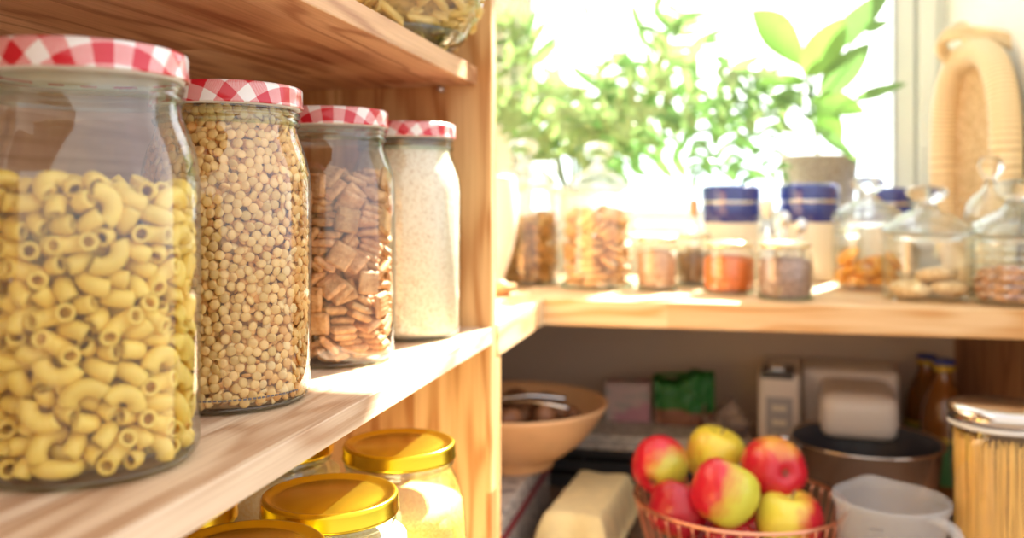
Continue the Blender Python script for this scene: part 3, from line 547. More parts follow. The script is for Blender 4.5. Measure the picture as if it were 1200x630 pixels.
-1907, -4952, 6184, 149, -101, -659, 730, 3139, -4246, 3068, 703, -599, -154, 351, 3669, -3548, 8538, 72, -205, 348, -912, -2881, -4312, 482, 133, 939, -308, 69, 322, -5272, 542, 517, 856, 18, 10, 1491, -5030, 1384, 901, -404, -94, 129,
-699, -5170, 10033, 938, -340, -46, -50, -671, -5276, 7837, 707, -695, 128, 18, -1291, -5149, 8974, 657, -743, 88, -94, 2063, -4672, 2363, 797, 595, 50, -86, -2808, -4495, 9773, 631, 706, -304, -101, 1458, -5083, 6311, 563, 818, 111, 26,
2844, -4104, 7056, 554, -401, -72, -726, 3773, -3590, 3940, 92, -371, 899, -215, -3236, -4182, 7705, 14, -538, -369, 758, 1610, -5042, 7492, 42, -220, 503, -835, -586, -5253, 4987, 359, 158, -652, 649, -559, -5193, 3458, 312, 880, -220, 284,
-3061, -4288, 5225, 285, 25, 792, 540, 4285, -2930, 2947, 637, 458, 480, 393, 451, -5145, 2453, 39, -955, -91, 281, 184, -5156, 5767, 226, -935, 182, 206, 3689, -3791, 5978, 237, -656, 182, 693, 3860, -3393, 461, 938, -202, -39, 279,
4194, -3186, 9793, 19, -438, 528, 727, 4353, -2828, 1470, 746, -154, -519, -388, 4573, -2692, 5684, 681, 487, 537, 101, 1182, -5099, 4376, 162, -53, 940, -295, -1987, -4838, 7218, 932, -315, 80, -161, 4992, -1835, 7826, 482, 338, -621, -517,
-3646, -3690, 8867, 102, 918, -376, -79, -1724, -4700, 3688, 744, 265, 600, 126, -3594, -3920, 1248, 699, 576, -410, -110, 546, -4850, 6976, 397, 785, 440, 181, 861, -4810, 9771, 395, 141, -81, 904, 2371, -4121, 9160, 847, 344, -112, -388,
1329, -4633, 8894, 764, 117, 238, -588, 4229, -2155, 10805, 123, -326, -883, 315, 4939, -1711, 2314, 576, -442, -581, 367, -590, -4710, 6831, 162, -665, -702, 195, 1552, -4610, 5241, 178, 624, -761, 20, -1719, -4543, 4919, 536, -53, -430, -725,
-3915, -3556, 10094, 814, 343, -467, -50, 5186, -1159, 1361, 614, -467, -541, 335, 2747, -3999, 4832, 283, 3, 632, 722, -1166, -4791, 463, 207, -66, 22, -976, 5047, -1512, 3460, 515, 282, -394, -707, 5236, -602, 10637, 45, 621, 42, 782,
-4431, -2941, 2983, 667, -574, 424, -213, -542, -4862, 2211, 900, 110, 211, 366, -4032, -3336, 4370, 110, -662, 43, -740, 3922, -2891, 4736, 473, 29, 562, 678, 4520, -2250, 4169, 188, 376, 138, -897, -3388, -3856, 3567, 584, -413, 301, 630,
5241, -635, 6488, 661, 73, 721, 195, 5048, -993, 5179, 109, 688, 708, 120, 3410, -3512, 7479, 600, -131, 252, 748, 4462, -1792, 433, 0, -389, -921, 1, 101, -4519, 1231, 317, 937, -32, 145, -3920, -3372, 5928, 780, -481, 388, 95,
-4453, -2899, 1589, 518, 76, 682, 511, 4796, -2034, 9349, 175, -530, -59, -828, 5211, -551, 8521, 693, -320, -246, 597, -2886, -3928, 6257, 843, -237, 239, 419, 3428, -3211, 1924, 831, -87, -243, -493, 4166, -2413, 8756, 54, -429, -830, 354,
5261, 565, 4559, 681, 398, -528, -315, -1812, -4520, 8154, 162, 945, 254, 125, 5293, 54, 2624, 641, 298, 456, 541, -2178, -4146, 1300, 485, -15, -67, -872, -2493, -4212, 3226, 510, 710, 482, -61, 2199, -3034, 10482, 261, 104, 959, 33,
-4752, -2367, 6341, 701, 251, -665, 51, -3150, -3778, 2279, 218, 973, 58, -48, -676, -4431, 10540, 110, -67, 505, 853, -2485, -4049, 4304, 180, 607, -757, -163, 147, -4185, 4194, 19, -623, 778, -80, -4277, -2354, 433, 854, 0, 0, 521,
-1879, -3966, 9707, 321, 511, 627, 494, 534, -4243, 5029, 44, 704, -701, -107, -2875, -3200, 10281, 136, -568, -810, 59, -4888, -2071, 8083, 340, 735, -153, -566, 579, -3822, 433, 611, 0, 0, -792, 5209, 308, 7327, 801, 89, -580, 115,
-3886, -2757, 7036, 297, -618, -693, 223, 4665, -1203, 10012, 518, -561, -120, -635, 2918, 959, 11123, 230, 136, -216, -939, 5213, 844, 10041, 621, -510, 323, -500, -297, -4165, 9610, 127, -601, 736, 284, -4768, -2112, 10175, 811, -225, 151, -518,
1015, -4230, 8036, 771, -451, -336, 298, -4116, -3040, 8088, 763, -64, 412, -494, 5282, 472, 679, 249, -607, -503, 563, -4821, -2075, 4147, 320, 804, -374, -335, -2362, -3819, 8525, 487, -568, -61, 660, 4838, -618, 438, 5, -932, 361, 8,
3992, -2344, 7680, 474, 575, 627, 225, -5143, -574, 10608, 469, 260, 530, 657, 2280, -640, 10859, 148, -866, -477, -13, 1775, -3357, 434, 761, 0, -1, 649, 4685, -1561, 6007, 42, 888, -355, 291, 1747, -4116, 6514, 861, -390, -44, -323,
5118, 1432, 8915, 263, 534, 463, 657, -617, -4205, 5891, 189, -278, 223, -915, -303, -4132, 8241, 513, 107, 85, 847, 866, 632, 10827, 121, 60, 565, -814, 2, -2333, 10163, 557, 244, -88, 789, 595, -3665, 2000, 575, 93, 158, 798,
-878, -4374, 3969, 554, 265, -709, -348, 500, -4297, 3341, 180, -968, -159, -71, 2313, -3692, 2687, 351, -289, -133, -880, 1630, -4055, 9991, 362, -813, 452, 64, -4226, -2514, 5020, 445, 760, 442, -170, -2011, -2434, 10300, 470, -67, 870, 132,
-1589, -3801, 6661, 24, 262, -953, -154, -4741, -1900, 2263, 313, 197, 375, 850, -5209, -457, 9383, 438, 567, -692, 83, 5093, 591, 5851, 202, 481, 86, -849, 3068, -2633, 6400, 5, -931, 353, -96, 2896, -3077, 4401, 438, -17, 689, 577,
3063, -1572, 10364, 187, 79, -956, -213, 4668, -923, 4283, 174, -6, 165, 971, 3722, -1856, 2170, 913, 121, -8, -389, -1855, -3467, 434, 0, 730, -683, 1, -78, -362, 10584, 144, 95, -932, 320, -1909, -2778, 2457, 762, -379, -524, 15,
-1614, -3707, 5745, 148, 672, -702, -183, 3099, -2775, 5528, 55, -633, 769, -74, 4487, 430, 10790, 349, 516, 774, -112, 1780, -3521, 1921, 453, 193, 144, 858, 135, -3796, 7154, 227, 633, -721, 164, 3732, -1845, 6216, 853, 293, -249, -352,
3630, -2442, 10018, 438, 680, 524, -266, 546, -3922, 6019, 729, -406, 328, -443, -1346, -4210, 1959, 32, -492, -210, -844, -2653, 3569, 10666, 33, -609, 792, -35, 1821, -3449, 3676, 971, 47, -191, -136, 2800, -3186, 9637, 355, -123, 752, 542,
2753, -3115, 8109, 849, -366, -77, 373, -5054, -1279, 1423, 439, 304, 162, 830, -690, -3556, 643, 936, 141, 292, 135, 2932, -2441, 8979, 180, -266, -598, 735, 3251, -1945, 433, 1, -561, -828, 0, 2215, -2448, 1525, 378, 109, 291, -872,
1600, -3632, 7261, 298, -153, 269, 903, 1271, -3725, 4415, 641, 152, -257, 708, 936, -2666, 10479, 445, -218, 538, -682, 4918, 1798, 1318, 267, -767, 560, -162, -2773, -3132, 9299, 940, 153, 255, 168, -4431, -1527, 9289, 28, 44, -463, 885,
-992, -3766, 9096, 829, 247, 13, 502, 2644, -3386, 941, 414, -767, -379, 311, 2824, 3819, 11125, 60, 659, -740, -121, 944, -3424, 2781, 108, -468, -870, 108, 3148, -3027, 3303, 912, 83, 41, 399, 1869, 3056, 11032, 366, 674, -620, -165,
-5040, -1351, 6399, 358, -561, 154, 730, 5118, 1440, 7268, 113, -704, -91, -695, -3927, -1055, 10278, 270, 155, 853, 419, -3054, -114, 10352, 915, 392, 25, -89, -5189, -898, 7884, 758, -134, -630, 107, -507, -3872, 2734, 46, 354, -924, 134,
4879, 1025, 3173, 25, -932, 129, -338, -4638, -1481, 4970, 171, -299, -157, -926, 4604, -106, 9779, 234, 146, -658, 701, 3953, -1837, 4913, 438, -465, 235, 733, -3173, -3034, 1364, 927, -222, -58, -296, -4960, -191, 6984, 909, -42, 255, -327,
-3982, -2504, 9223, 67, -83, -376, -920, -2913, -2906, 4782, 25, 883, 464, -63, -4696, -1150, 433, 934, 0, 0, 357, 4710, 2175, 3793, 41, 529, 847, 31, 1833, -2744, 5274, 116, 434, 783, 429, 4846, -82, 3587, 956, 15, -284, -69,
1723, -2949, 8565, 393, -49, -304, -866, 2812, -2463, 2510, 77, 85, 963, 243, 4766, 553, 1749, 348, 78, 46, 933, -2578, -3596, 7192, 283, 279, 916, -53, -2965, -2896, 8338, 764, 434, 10, 477, 4954, 1873, 4910, 319, -549, -397, 662,
3997, -1160, 8202, 839, 406, -329, -154, -1758, 3955, 10221, 524, -290, -130, 791, -2606, -2534, 5639, 162, 931, 316, 80, -2493, -3061, 3262, 303, 292, 906, -48, 3653, -1215, 9370, 159, 211, 38, 964,
],
'apricot': [
-466, -3099, 2077, 890, 96, 8, 446, 1764, -3369, 2755, 888, 353, 285, 78, -3358, -1610, 3908, 273, -814, 438, -268, 1514, -2756, 771, 0, -299, -954, 0, -1786, -2586, 828, 13, 652, -755, -74, 3702, -961, 3247, 326, 507, -739, -301,
-2748, -1469, 2367, 226, -324, 916, -67, -3437, 265, 1212, 195, -708, -654, -182, 3351, -964, 1359, 418, 368, 232, 798, 1794, 2847, 3228, 888, -64, -96, -446, -1617, 2814, 2506, 56, -170, -35, 983, 1456, 1152, 862, 25, 971, -213, -108,
-2003, 2412, 771, 0, -974, 225, 0,
],
'nut': [
-1110, -4551, 3845, 246, 208, -150, -935, -939, -4884, 2574, 14, -161, -506, -847, -458, -4602, 602, 871, 34, 125, 474, -2677, -4185, 3072, 823, 521, -169, -154, -1580, -4554, 1367, 145, 378, 910, -85, -4183, -2601, 1255, 822, 287, -82, -485,
-4198, -2648, 3589, 568, -324, 691, 309, -2911, -3931, 599, 102, -301, -947, 46, -3118, -3879, 1812, 489, -815, 245, -193, -4899, -847, 3551, 445, -616, 587, -279, -4802, -1138, 620, 666, -359, 310, -575, -11, -4310, 3232, 238, 484, 841, -46,
-4287, -1814, 2546, 321, -859, -364, -164, -2876, -1984, 3396, 4, 18, 145, 989, -4716, -86, 1697, 173, 356, -782, -481, -2064, -3326, 3837, 91, 243, 938, 228, -161, -3758, 1487, 168, 2, -14, 986, -1372, -3737, 2399, 759, 609, 33, 228,
-3240, -2551, 2189, 56, -564, 185, -803, -1986, -3106, 1470, 39, -76, 984, 156, -4854, 945, 2571, 558, 335, 748, 132, -3148, -2389, 627, 803, 436, -178, -366, 1474, 38, 3881, 828, -317, -244, 393, -1017, -3304, 559, 0, -327, 945, 0,
632, -3408, 579, 846, 204, -113, -480, -2275, -970, 3850, 354, -626, -173, -673, -161, -110, 3975, 475, 807, 119, -332, -4026, 414, 3789, 697, 21, 106, 709, -1017, -2619, 3401, 488, -608, 458, -426, -4704, 864, 844, 869, 273, 388, -139,
607, -4849, 2114, 16, -619, 328, 714, -3972, -1014, 1577, 178, 184, -834, -488, -2120, -2764, 2622, 252, -437, 710, -492, -760, -35, 559, 928, 0, 0, -372, -2979, -1043, 2569, 104, 783, -393, -471, -798, 3667, 4006, 30, 88, -995, 38,
-1464, 928, 3953, 194, 56, -202, 958, -3439, 374, 666, 244, -286, 323, -869, 902, -1750, 2418, 128, 990, 61, -1, 150, -2880, 2704, 202, -740, 389, 511, -4412, 2145, 1755, 680, -187, -659, 260, 1249, -2584, 3450, 530, 758, -317, -210,
-3962, -169, 2656, 293, 345, -756, -472, 404, -1157, 3350, 750, -503, 51, 425, -2888, -775, 588, 302, 43, -163, -938, -1017, 4653, 3331, 286, -578, 728, 233, 872, 4743, 3677, 136, 946, -295, 20, -57, 1947, 3676, 439, -616, 654, 5,
-2639, -79, 1845, 193, -776, 545, 252, -2847, 2247, 3360, 689, 380, -540, 297,
],
}

def poses(name):
    a = np.array(PILES[name], dtype=float).reshape(-1, 7)
    a[:, :3] *= 1e-5; a[:, 3:] *= 1e-3
    return a

def place_pile(name, me, base, pts, label, cat, group, smooth=True, scale=1.0, zs=1.0):
    """the first piece is made, every other one is a copy of it"""
    proto = None
    for r in pts:
        if proto is None:
            o = link(name, me, None, None, smooth); proto = o
            tag(o, label, cat, group); o.rotation_mode = 'QUATERNION'
        else:
            o = proto.copy(); C.objects.link(o)
        q = Quaternion(r[3:7]); q.normalize()
        o.location = (base[0] + r[0], base[1] + r[1], base[2] + r[2] * zs); o.rotation_quaternion = q
        o.scale = (scale,) * 3
    return proto

# ---------------------------------------------------------------- the four gingham-lidded jars
JR, JH, LR = .058, .2206, .052
def big_jar_profile():
    p = [(0, .0035), (.040, .0035), (.046, .0015), (.049, 0)]
    p += arc(JR - .010, .010, .010, -80, 0, 6)
    p += [(JR, .03), (JR, .06), (JR + .0004, .10), (JR, .150)]
    p += [(JR - .0006, .158), (JR - .0022, .167), (JR - .0048, .1755), (JR - .0080, .1835), (JR - .0098, .190), (.0478, .1945), (.0478, .1975), (.0495, .199), (.0495, .2005), (.0478, .202), (.0478, .2045)]
    return p
def gingham_lid_mesh(r, h, rot):
    prof = [(0, h - .0012), (r * .60, h - .0012), (r * .80, h - .0010), (r * .84, h - .0004), (r * .93, h), (r - .0022, h - .0002), (r - .0007, h - .0010), (r, h - .0026), (r, h * .5), (r + .0001, .0022), (r + .0007, .0012), (r + .0004, 0), (r - .0018, .0002), (r - .0024, .0030)]
    mb = MB(); seg = 96; mb.lathe(prof, seg)
    me = mesh_from('lid', mb.v, mb.f)
    uvl = me.uv_layers.new(name='UVMap')
    cr, sr = math.cos(rot), math.sin(rot)
    for l in me.loops:
        v = me.vertices[l.vertex_index].co; rr = math.hypot(v.x, v.y)
        k = (rr + max(0, (h - .0005) - v.z)) / max(rr, 1e-6) if rr > r * .85 else 1
        x, y = v.x * k, v.y * k
        uvl.data[l.index].uv = (x * cr - y * sr, x * sr + y * cr)
    return me
def gingham_jar(x, y, rot, label):
    t = empty('storage_jar', (x, y, CT), 0)
    tag(t, label, 'jar', 'gingham-lidded jars on the middle shelf')
    MB().lathe(big_jar_profile(), 96).build('glass_body', M['glass'], t)
    MB().lathe([(.050, .0006), (.0545, .0030), (.0548, .0042), (.050, .0030), (.046, .0022)], 96).build('base_ring', M['glass_edge'], t)
    me = gingham_lid_mesh(LR, .0150, rot)
    o = link('lid', me, M['gingham'], t, True); o.location = (0, 0, JH - .015)
    ln = MB().lathe([(.0460, -.0012), (.0500, -.0010), (.0500, .0020), (0, .0030)], 64).build('liner', M['lid_liner'], o); ln.location = (0, 0, .0004)
    MB().lathe([(.0486, .1925), (.0500, .1940), (.0502, .1962), (.0488, .1975), (.0486, .2000), (.0500, .2010), (.0500, .2022), (.0484, .2035)], 80).build('neck_ring', M['glass_edge'], t)
    return t
j1 = gingham_jar(-.3314, .4184, R_(38), 'big glass jar of elbow macaroni with red gingham lid, nearest the camera')
j2 = gingham_jar(-.3393, .5741, R_(8), 'glass jar of yellow split peas with red gingham lid, second along the shelf')
j3 = gingham_jar(-.3380, .7419, R_(62), 'glass jar of square cereal with red gingham lid, third along the shelf')
j4 = gingham_jar(-.3203, .8914, R_(20), 'glass jar of pale fine grain with red gingham lid, beside the end panel')
st = MB()
for i in range(26):
    a = R_(-86 + i * 3.1); st.box((-.0011, -.0003, -.0006), (.0011, .0003, .0006))
    n = len(st.v) - 8
    for k in range(n, n + 8):
        p = Vector(st.v[k]); q = Matrix.Rotation(a + math.pi / 2, 3, 'Z') @ p + Vector((math.cos(a) * (JR + .0001), math.sin(a) * (JR + .0001), .0110)); st.v[k] = tuple(q)
st.build('base_stippling', plain('stipple_grey', (.16, .14, .13), .4), j2, smooth=False)

# elbow macaroni
def elbow_mesh():
    mb = MB(); n = 12; seg = 12
    outer = []; inner = []
    for i in range(n + 1):
        a = R_(-74 + 148 * i / n); outer.append((.0084 * math.cos(a) - .0056, .0084 * math.sin(a), 0))
    mb.tube(outer, .0047, seg, cap=False); m2 = len(mb.v); mb.tube(outer, .0029, seg, cap=False)
    for row in (0, n):
        for k in range(seg):
            l = (k + 1) % seg; a, b = row * seg + k, row * seg + l
            mb.f.append((a, b, m2 + b, m2 + a))
    me = mesh_from('elbow', mb.v, mb.f)
    bm = bmesh.new(); bm.from_mesh(me); bmesh.ops.recalc_face_normals(bm, faces=bm.faces); bm.to_mesh(me); bm.free()
    return me
M['pasta'] = plain('pasta_yellow', (0.94, 0.66, 0.13), 0.42, sss=.25, noise=.10, nscale=60, vary=.10)
em = elbow_mesh(); em.materials.append(M['pasta'])
place_pile('elbow_macaroni', em, (-.3314, .4184, CT + .006), poses('mac'), 'yellow elbow macaroni heaped in the nearest gingham-lidded jar', 'pasta', 'elbow macaroni in the nearest jar')
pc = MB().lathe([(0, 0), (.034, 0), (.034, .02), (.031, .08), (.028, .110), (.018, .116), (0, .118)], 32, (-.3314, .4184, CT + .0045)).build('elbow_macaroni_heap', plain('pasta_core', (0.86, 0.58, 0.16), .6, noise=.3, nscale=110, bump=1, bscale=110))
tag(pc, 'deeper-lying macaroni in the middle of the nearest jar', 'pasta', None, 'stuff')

# square cereal
def cereal_mesh():
    n = 14; v = []; f = []
    def h(u, w):
        e = max(0, 1 - max(abs(u), abs(w)) ** 6) ** .5
        return e * (.0026 + .0005 * math.cos(u * 17) * 1.0 + .0004 * math.cos(w * 17)) + .0006
    idx = {}
    for s in (1, -1):
        for i in range(n + 1):
            for j in range(n + 1):
                u, w = -1 + 2 * i / n, -1 + 2 * j / n
                ru, rw = u * (1 - .06 * w * w), w * (1 - .06 * u * u)
                idx[s, i, j] = len(v); v.append((.0106 * ru, .0106 * rw, s * h(u, w)))
        for i in range(n):
            for j in range(n):
                q = (idx[s, i, j], idx[s, i + 1, j], idx[s, i + 1, j + 1], idx[s, i, j + 1]); f.append(q if s > 0 else q[::-1])
    for i in range(n):
        for a, b in (((i, 0), (i + 1, 0)), ((i + 1, n), (i, n)), ((0, i + 1), (0, i)), ((n, i), (n, i + 1))):
            f.append((idx[1, a[0], a[1]], idx[-1, a[0], a[1]], idx[-1, b[0], b[1]], idx[1, b[0], b[1]]))
    return mesh_from('cereal_square', v, f)
M['cereal'] = plain('cereal_brown', (0.80, 0.46, 0.21), 0.6, col2=(.56, .25, .08), nscale=150, bump=.5, bscale=500, vary=.22)
cm = cereal_mesh(); cm.materials.append(M['cereal'])
cp = poses('cereal')
place_pile('cereal_square', cm, (-.338, .7419, CT + .006), cp[:290], 'toasted ribbed cereal square piled in the third gingham-lidded jar', 'cereal', 'cereal squares in the third jar')
rest = MB()
for r in cp[290:]:
    q = Quaternion(r[3:7]); q.normalize(); Rm = q.to_matrix(); off = Vector((-.338 + r[0], .7419 + r[1], CT + .006 + r[2]))
    rest.add([Rm @ v.co + off for v in cm.vertices], [tuple(p.vertices) for p in cm.polygons])
rest.lathe([(0, 0), (.023, 0), (.023, .09), (.020, .114), (0, .118)], 28, (-.338, .7419, CT + .0045))
ro = rest.build('cereal_square_heap', M['cereal']); tag(ro, 'deeper-lying cereal squares in the third jar', 'cereal', None, 'stuff')

# split peas: domed discs crowded against the glass
M['pea'] = plain('split_pea', (0.92, 0.60, 0.22), 0.5, noise=.12, nscale=90, sss=.1, vary=.20)
def pea_mesh(seg=14):
    R0 = .0035
    mb = MB().lathe([(0, .0013), (R0 * .45, .00120), (R0 * .78, .0008), (R0 * .96, .0001), (R0, -.0005), (R0 * .93, -.0010), (R0 * .6, -.00125), (0, -.0013)], seg)
    me = mesh_from('split_pea', mb.v, mb.f)
    bm = bmesh.new(); bm.from_mesh(me); bmesh.ops.recalc_face_normals(bm, faces=bm.faces); bm.to_mesh(me); bm.free()
    return me
rng = random.Random(11)
def pea_layer(R, gap, zmax, rfun, tilt, n_try, amin=-2.75, amax=.75):
    cell = {}; out = []
    for _ in range(n_try):
        a = rng.uniform(amin, amax); z = rng.uniform(.003, zmax); r = R + rfun(z); x = a * R
        k = (int(x // gap), int(z // gap)); ok = True
        for i in (-1, 0, 1):
            for j in (-1, 0, 1):
                for (x2, z2) in cell.get((k[0] + i, k[1] + j), ()):
                    if (x2 - x) ** 2 + (z2 - z) ** 2 < gap * gap: ok = False; break
                if not ok: break
            if not ok: break
        if not ok: continue
        cell.setdefault(k, []).append((x, z))
        nrm = Vector((math.cos(a), math.sin(a), 0))
        q = Vector((0, 0, 1)).rotation_difference((nrm + tilt * Vector([rng.gauss(0, 1) for _ in range(3)])).normalized())
        out.append((Vector((r * math.cos(a), r * math.sin(a), z)), q))
    return out
def neck(z):   # the jar narrows above its shoulder
    return 0 if z < .150 else -.0105 * min(1, ((z - .150) / .040)) ** 1.6
L1 = pea_layer(.0542, .0054, .199, neck, .30, 26000)
L2 = pea_layer(.0515, .0046, .199, neck, .60, 16000)
L3 = pea_layer(.0490, .0050, .198, neck, .60, 12000)
ALL = L1 + L2 + L3
pbase = Vector((-.3393, .5741, CT + .004))
pm = pea_mesh(); pm.materials.append(M['pea'])
L1s = sorted(L1, key=lambda t: (pbase + t[0]).length)   # nearest show largest
proto = None
for p, q in L1s[:300]:
    if proto is None:
        o = link('split_pea', pm, None, None, True); proto = o
        tag(o, 'yellow-orange split pea pressed against the glass of the second jar', 'split pea', 'split peas in the second jar'); o.rotation_mode = 'QUATERNION'
    else:
        o = proto.copy(); C.objects.link(o)
    o.location = pbase + p; o.rotation_quaternion = q
def pea_rest(items, shades):
    vs = np.array([v.co[:] for v in pm.vertices]); fs = [tuple(p.vertices) for p in pm.polygons]
    V = []; F = []; mi = []
    for i, (p, q) in enumerate(items):
        Rm = np.array(q.to_matrix()); k = len(vs) * i
        V.append(vs @ Rm.T * rng.uniform(.9, 1.06) + np.array(pbase + p)); F += [tuple(k + a for a in f) for f in fs]; mi += [rng.randrange(shades)] * len(fs)
    return np.concatenate(V), F, mi
V, F, mi = pea_rest(L1s[300:] + L2 + L3, 4)
me = bpy.data.meshes.new('split_peas'); me.from_pydata(V.tolist(), [], F)
for k, cpea in enumerate(((.92, .58, .20), (.84, .47, .14), (.92, .66, .30), (.76, .38, .10))):
    me.materials.append(plain('split_pea_tone', cpea, .5, noise=.12, nscale=90))
me.polygons.foreach_set('material_index', mi)
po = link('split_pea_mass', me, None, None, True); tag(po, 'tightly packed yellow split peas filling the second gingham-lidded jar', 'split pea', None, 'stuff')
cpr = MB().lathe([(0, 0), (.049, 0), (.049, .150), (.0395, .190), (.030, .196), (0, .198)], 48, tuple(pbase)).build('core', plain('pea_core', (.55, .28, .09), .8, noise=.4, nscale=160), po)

# fine pale grain (stuff) in the fourth jar
def speckle(name, c1, c2, scale, bump=.6, dist=.0012, cut=(.35, .7)):
    m, nt, b, out = new_mat(name); L = nt.links.new
    tc = nn(nt, 'ShaderNodeTexCoord'); v = nn(nt, 'ShaderNodeTexVoronoi'); v.inputs['Scale'].default_value = scale; L(tc.outputs['Object'], v.inputs['Vector'])
    sp = nn(nt, 'ShaderNodeSeparateColor'); L(v.outputs['Color'], sp.inputs[0])
    r = nn(nt, 'ShaderNodeValToRGB'); r.color_ramp.elements[0].position, r.color_ramp.elements[1].position = cut
    r.color_ramp.elements[0].color = (*c1, 1); r.color_ramp.elements[1].color = (*c2, 1); L(sp.outputs[0], r.inputs[0]); L(r.outputs[0], b.inputs['Base Color'])
    b.inputs['Roughness'].default_value = .7
    bp = nn(nt, 'ShaderNodeBump'); bp.inputs['Strength'].default_value = bump; bp.inputs['Distance'].default_value = dist; bp.invert = True
    L(v.outputs['Distance'], bp.inputs['Height']); L(bp.outputs[0], b.inputs['Normal'])
    return m
g4 = MB().lathe([(0, 0), (.050, 0), (.0555, .006), (.0560, .148), (.0545, .160), (.0505, .172), (.0472, .181), (.0455, .192), (.030, .194), (0, .195)], 72, (-.3203, .8914, CT + .004)).build('pale_grain', speckle('pale_grain', (.94, .85, .64), (.74, .58, .36), 620, .8, cut=(.60, .95)))
tag(g4, 'pale cream fine grain filling the jar beside the end panel', 'grain', None, 'stuff')

# ---------------------------------------------------------------- tall bellied jar of penne on the upper shelf
pj = empty('bellied_jar', (-.328, .858, .1495))
tag(pj, 'big round-bellied glass jar of tube pasta standing on the upper shelf', 'jar')
bprof = [(.0, .003), (.050, .003), (.056, 0), (.063, .002), (.071, .007), (.080, .016), (.088, .027), (.094, .039), (.0985, .055), (.1000, .075), (.0995, .11), (.094, .15), (.080, .18), (.066, .195), (.062, .205), (.062, .215)]
MB().lathe(bprof, 80).build('glass_body', M['glass'], pj)
MB().lathe([(.056, .0005), (.064, .0025), (.072, .0085), (.080, .017), (.078, .019), (.070, .011), (.055, .004)], 80).build('base_ring', M['glass_edge'], pj)
MB().lathe([(.0, .017), (.058, .017), (.063, .015), (.064, .002), (.062, 0)], 60, (0, 0, .205)).build('lid', M['gold'], pj)
def penne_mesh():
    v = []; f = []; n = 14
    for r in (.0042, .0027):
        for s in (-1, 1):
            for k in range(n):
                a = 2 * math.pi * k / n; rr = r * (1.05 if (k % 2 and r > .004) else 1)
                v.append((rr * math.cos(a), rr * math.sin(a), s * .018 + .0035 * math.cos(a)))
    for k in range(n):
        l = (k + 1) % n
        f += [(k, l, n + l, n + k), (2*n + l, 2*n + k, 3*n + k, 3*n + l), (l, k, 2*n + k, 2*n + l), (n + k, n + l, 3*n + l, 3*n + k)]
    return mesh_from('penne', v, f)
M['penne'] = plain('penne_ochre', (0.90, 0.66, 0.22), 0.45, noise=.12, nscale=70, vary=.15, sss=.1)
pem = penne_mesh(); pem.materials.append(M['penne'])
r2 = random.Random(4); pts = []
def bell(z):
    for (ra, za), (rb, zb) in zip(bprof[2:], bprof[3:]):
        if za <= z <= zb: return ra + (rb - ra) * (z - za) / (zb - za)
    return .05
tries = 0
while len(pts) < 150 and tries < 20000:
    tries += 1
    z = r2.uniform(.008, .115); a = r2.uniform(R_(-165), R_(35))
    endon = r2.random() < .35
    R = bell(max(z - .004, .001)) - (.021 if endon else .0075)
    p = Vector((R * math.cos(a), R * math.sin(a), z + .003))
    nrm = Vector((math.cos(a), math.sin(a), 0)); tan = Vector((-math.sin(a), math.cos(a), 0))
    if endon: dvec = nrm + Vector([r2.gauss(0, .22) for _ in range(3)])
    else: dvec = tan * r2.gauss(0, 1) + Vector((0, 0, 1)) * r2.gauss(0, 1) + nrm * r2.gauss(0, .12)
    dvec.normalize()
    mn = .009 if endon else .0125
    if any((p - q[0]).length < mn for q in pts): continue
    pts.append((p, Vector((0, 0, 1)).rotation_difference(dvec)))
place_pile('penne', pem, (-.328, .858, .1495), [(p.x, p.y, p.z, q.w, q.x, q.y, q.z) for p, q in pts], 'ochre tube of penne inside the bellied jar on the upper shelf', 'pasta', 'penne tubes in the upper jar')
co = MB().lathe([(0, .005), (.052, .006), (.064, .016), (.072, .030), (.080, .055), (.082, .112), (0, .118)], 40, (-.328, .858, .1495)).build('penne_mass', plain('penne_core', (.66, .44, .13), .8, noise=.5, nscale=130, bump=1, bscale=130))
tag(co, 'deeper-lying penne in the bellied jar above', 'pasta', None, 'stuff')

# ---------------------------------------------------------------- gold-lidded jars on the lower shelf
LS = -.400
def gold_jar(p, label, fill, fmat, fname):
    t = empty('storage_jar', (p.x, p.y, LS)); tag(t, label, 'jar', 'gold-lidded jars on the lower shelf')
    prof = [(0, .004), (.040, .004), (.048, 0)] + arc(.049, .010, .0095, -80, 0, 5) + [(.0600, .04), (.0605, .08), (.0590, .115), (.0560, .138), (.0515, .153), (.0475, .161), (.0460, .166), (.0475, .1685), (.0475, .172), (.046, .174)]
    MB().lathe(prof, 72).build('glass_body', M['glass'], t)
    MB().lathe([(.0462, .1655), (.0486, .1675), (.0486, .1712), (.0462, .1725)], 72).build('thread_ring', M['glass_edge'], t)
    lid = MB().lathe([(0, .0118), (.036, .0118), (.0385, .0108), (.0425, .0110), (.0455, .0132), (.0478, .0135), (.0492, .0125), (.050, .0105), (.050, .003), (.0506, .002), (.0506, .0005), (.0498, -.0005), (.0480, .0005), (.0480, .010)], 96).build('lid', M['gold'], t)
    lid.location = (0, 0, .1725)
    g = MB().lathe([(0, 0), (.045, 0), (.0545, .006), (.0585, .04), (.0590, .08), (min(.0575, .0590), min(fill - .006, .112)), (.0560, fill), (.03, fill + .003), (.012, fill + .008), (0, fill + .009)], 60, (p.x, p.y, LS + .005)).build(fname, fmat)
    return t, g
cornmeal = speckle('cornmeal', (.92, .66, .13), (.84, .50, .06), 900, .3)
flour = speckle('chickpea_flour', (.90, .82, .56), (.84, .70, .36), 700, .3)
def p2(px, d): return at(px, d)
_, g = gold_jar(p2(468, .80), 'gold-lidded glass jar of yellow cornmeal, closest to the end panel', .128, cornmeal, 'cornmeal'); tag(g, 'bright yellow cornmeal in the gold-lidded jar closest to the end panel', 'cornmeal', None, 'stuff')
_, g = gold_jar(p2(387, .66), 'gold-lidded glass jar in the middle, half shaded by the shelf', .148, flour, 'flour'); tag(g, 'pale yellow flour in the middle gold-lidded jar', 'flour', None, 'stuff')
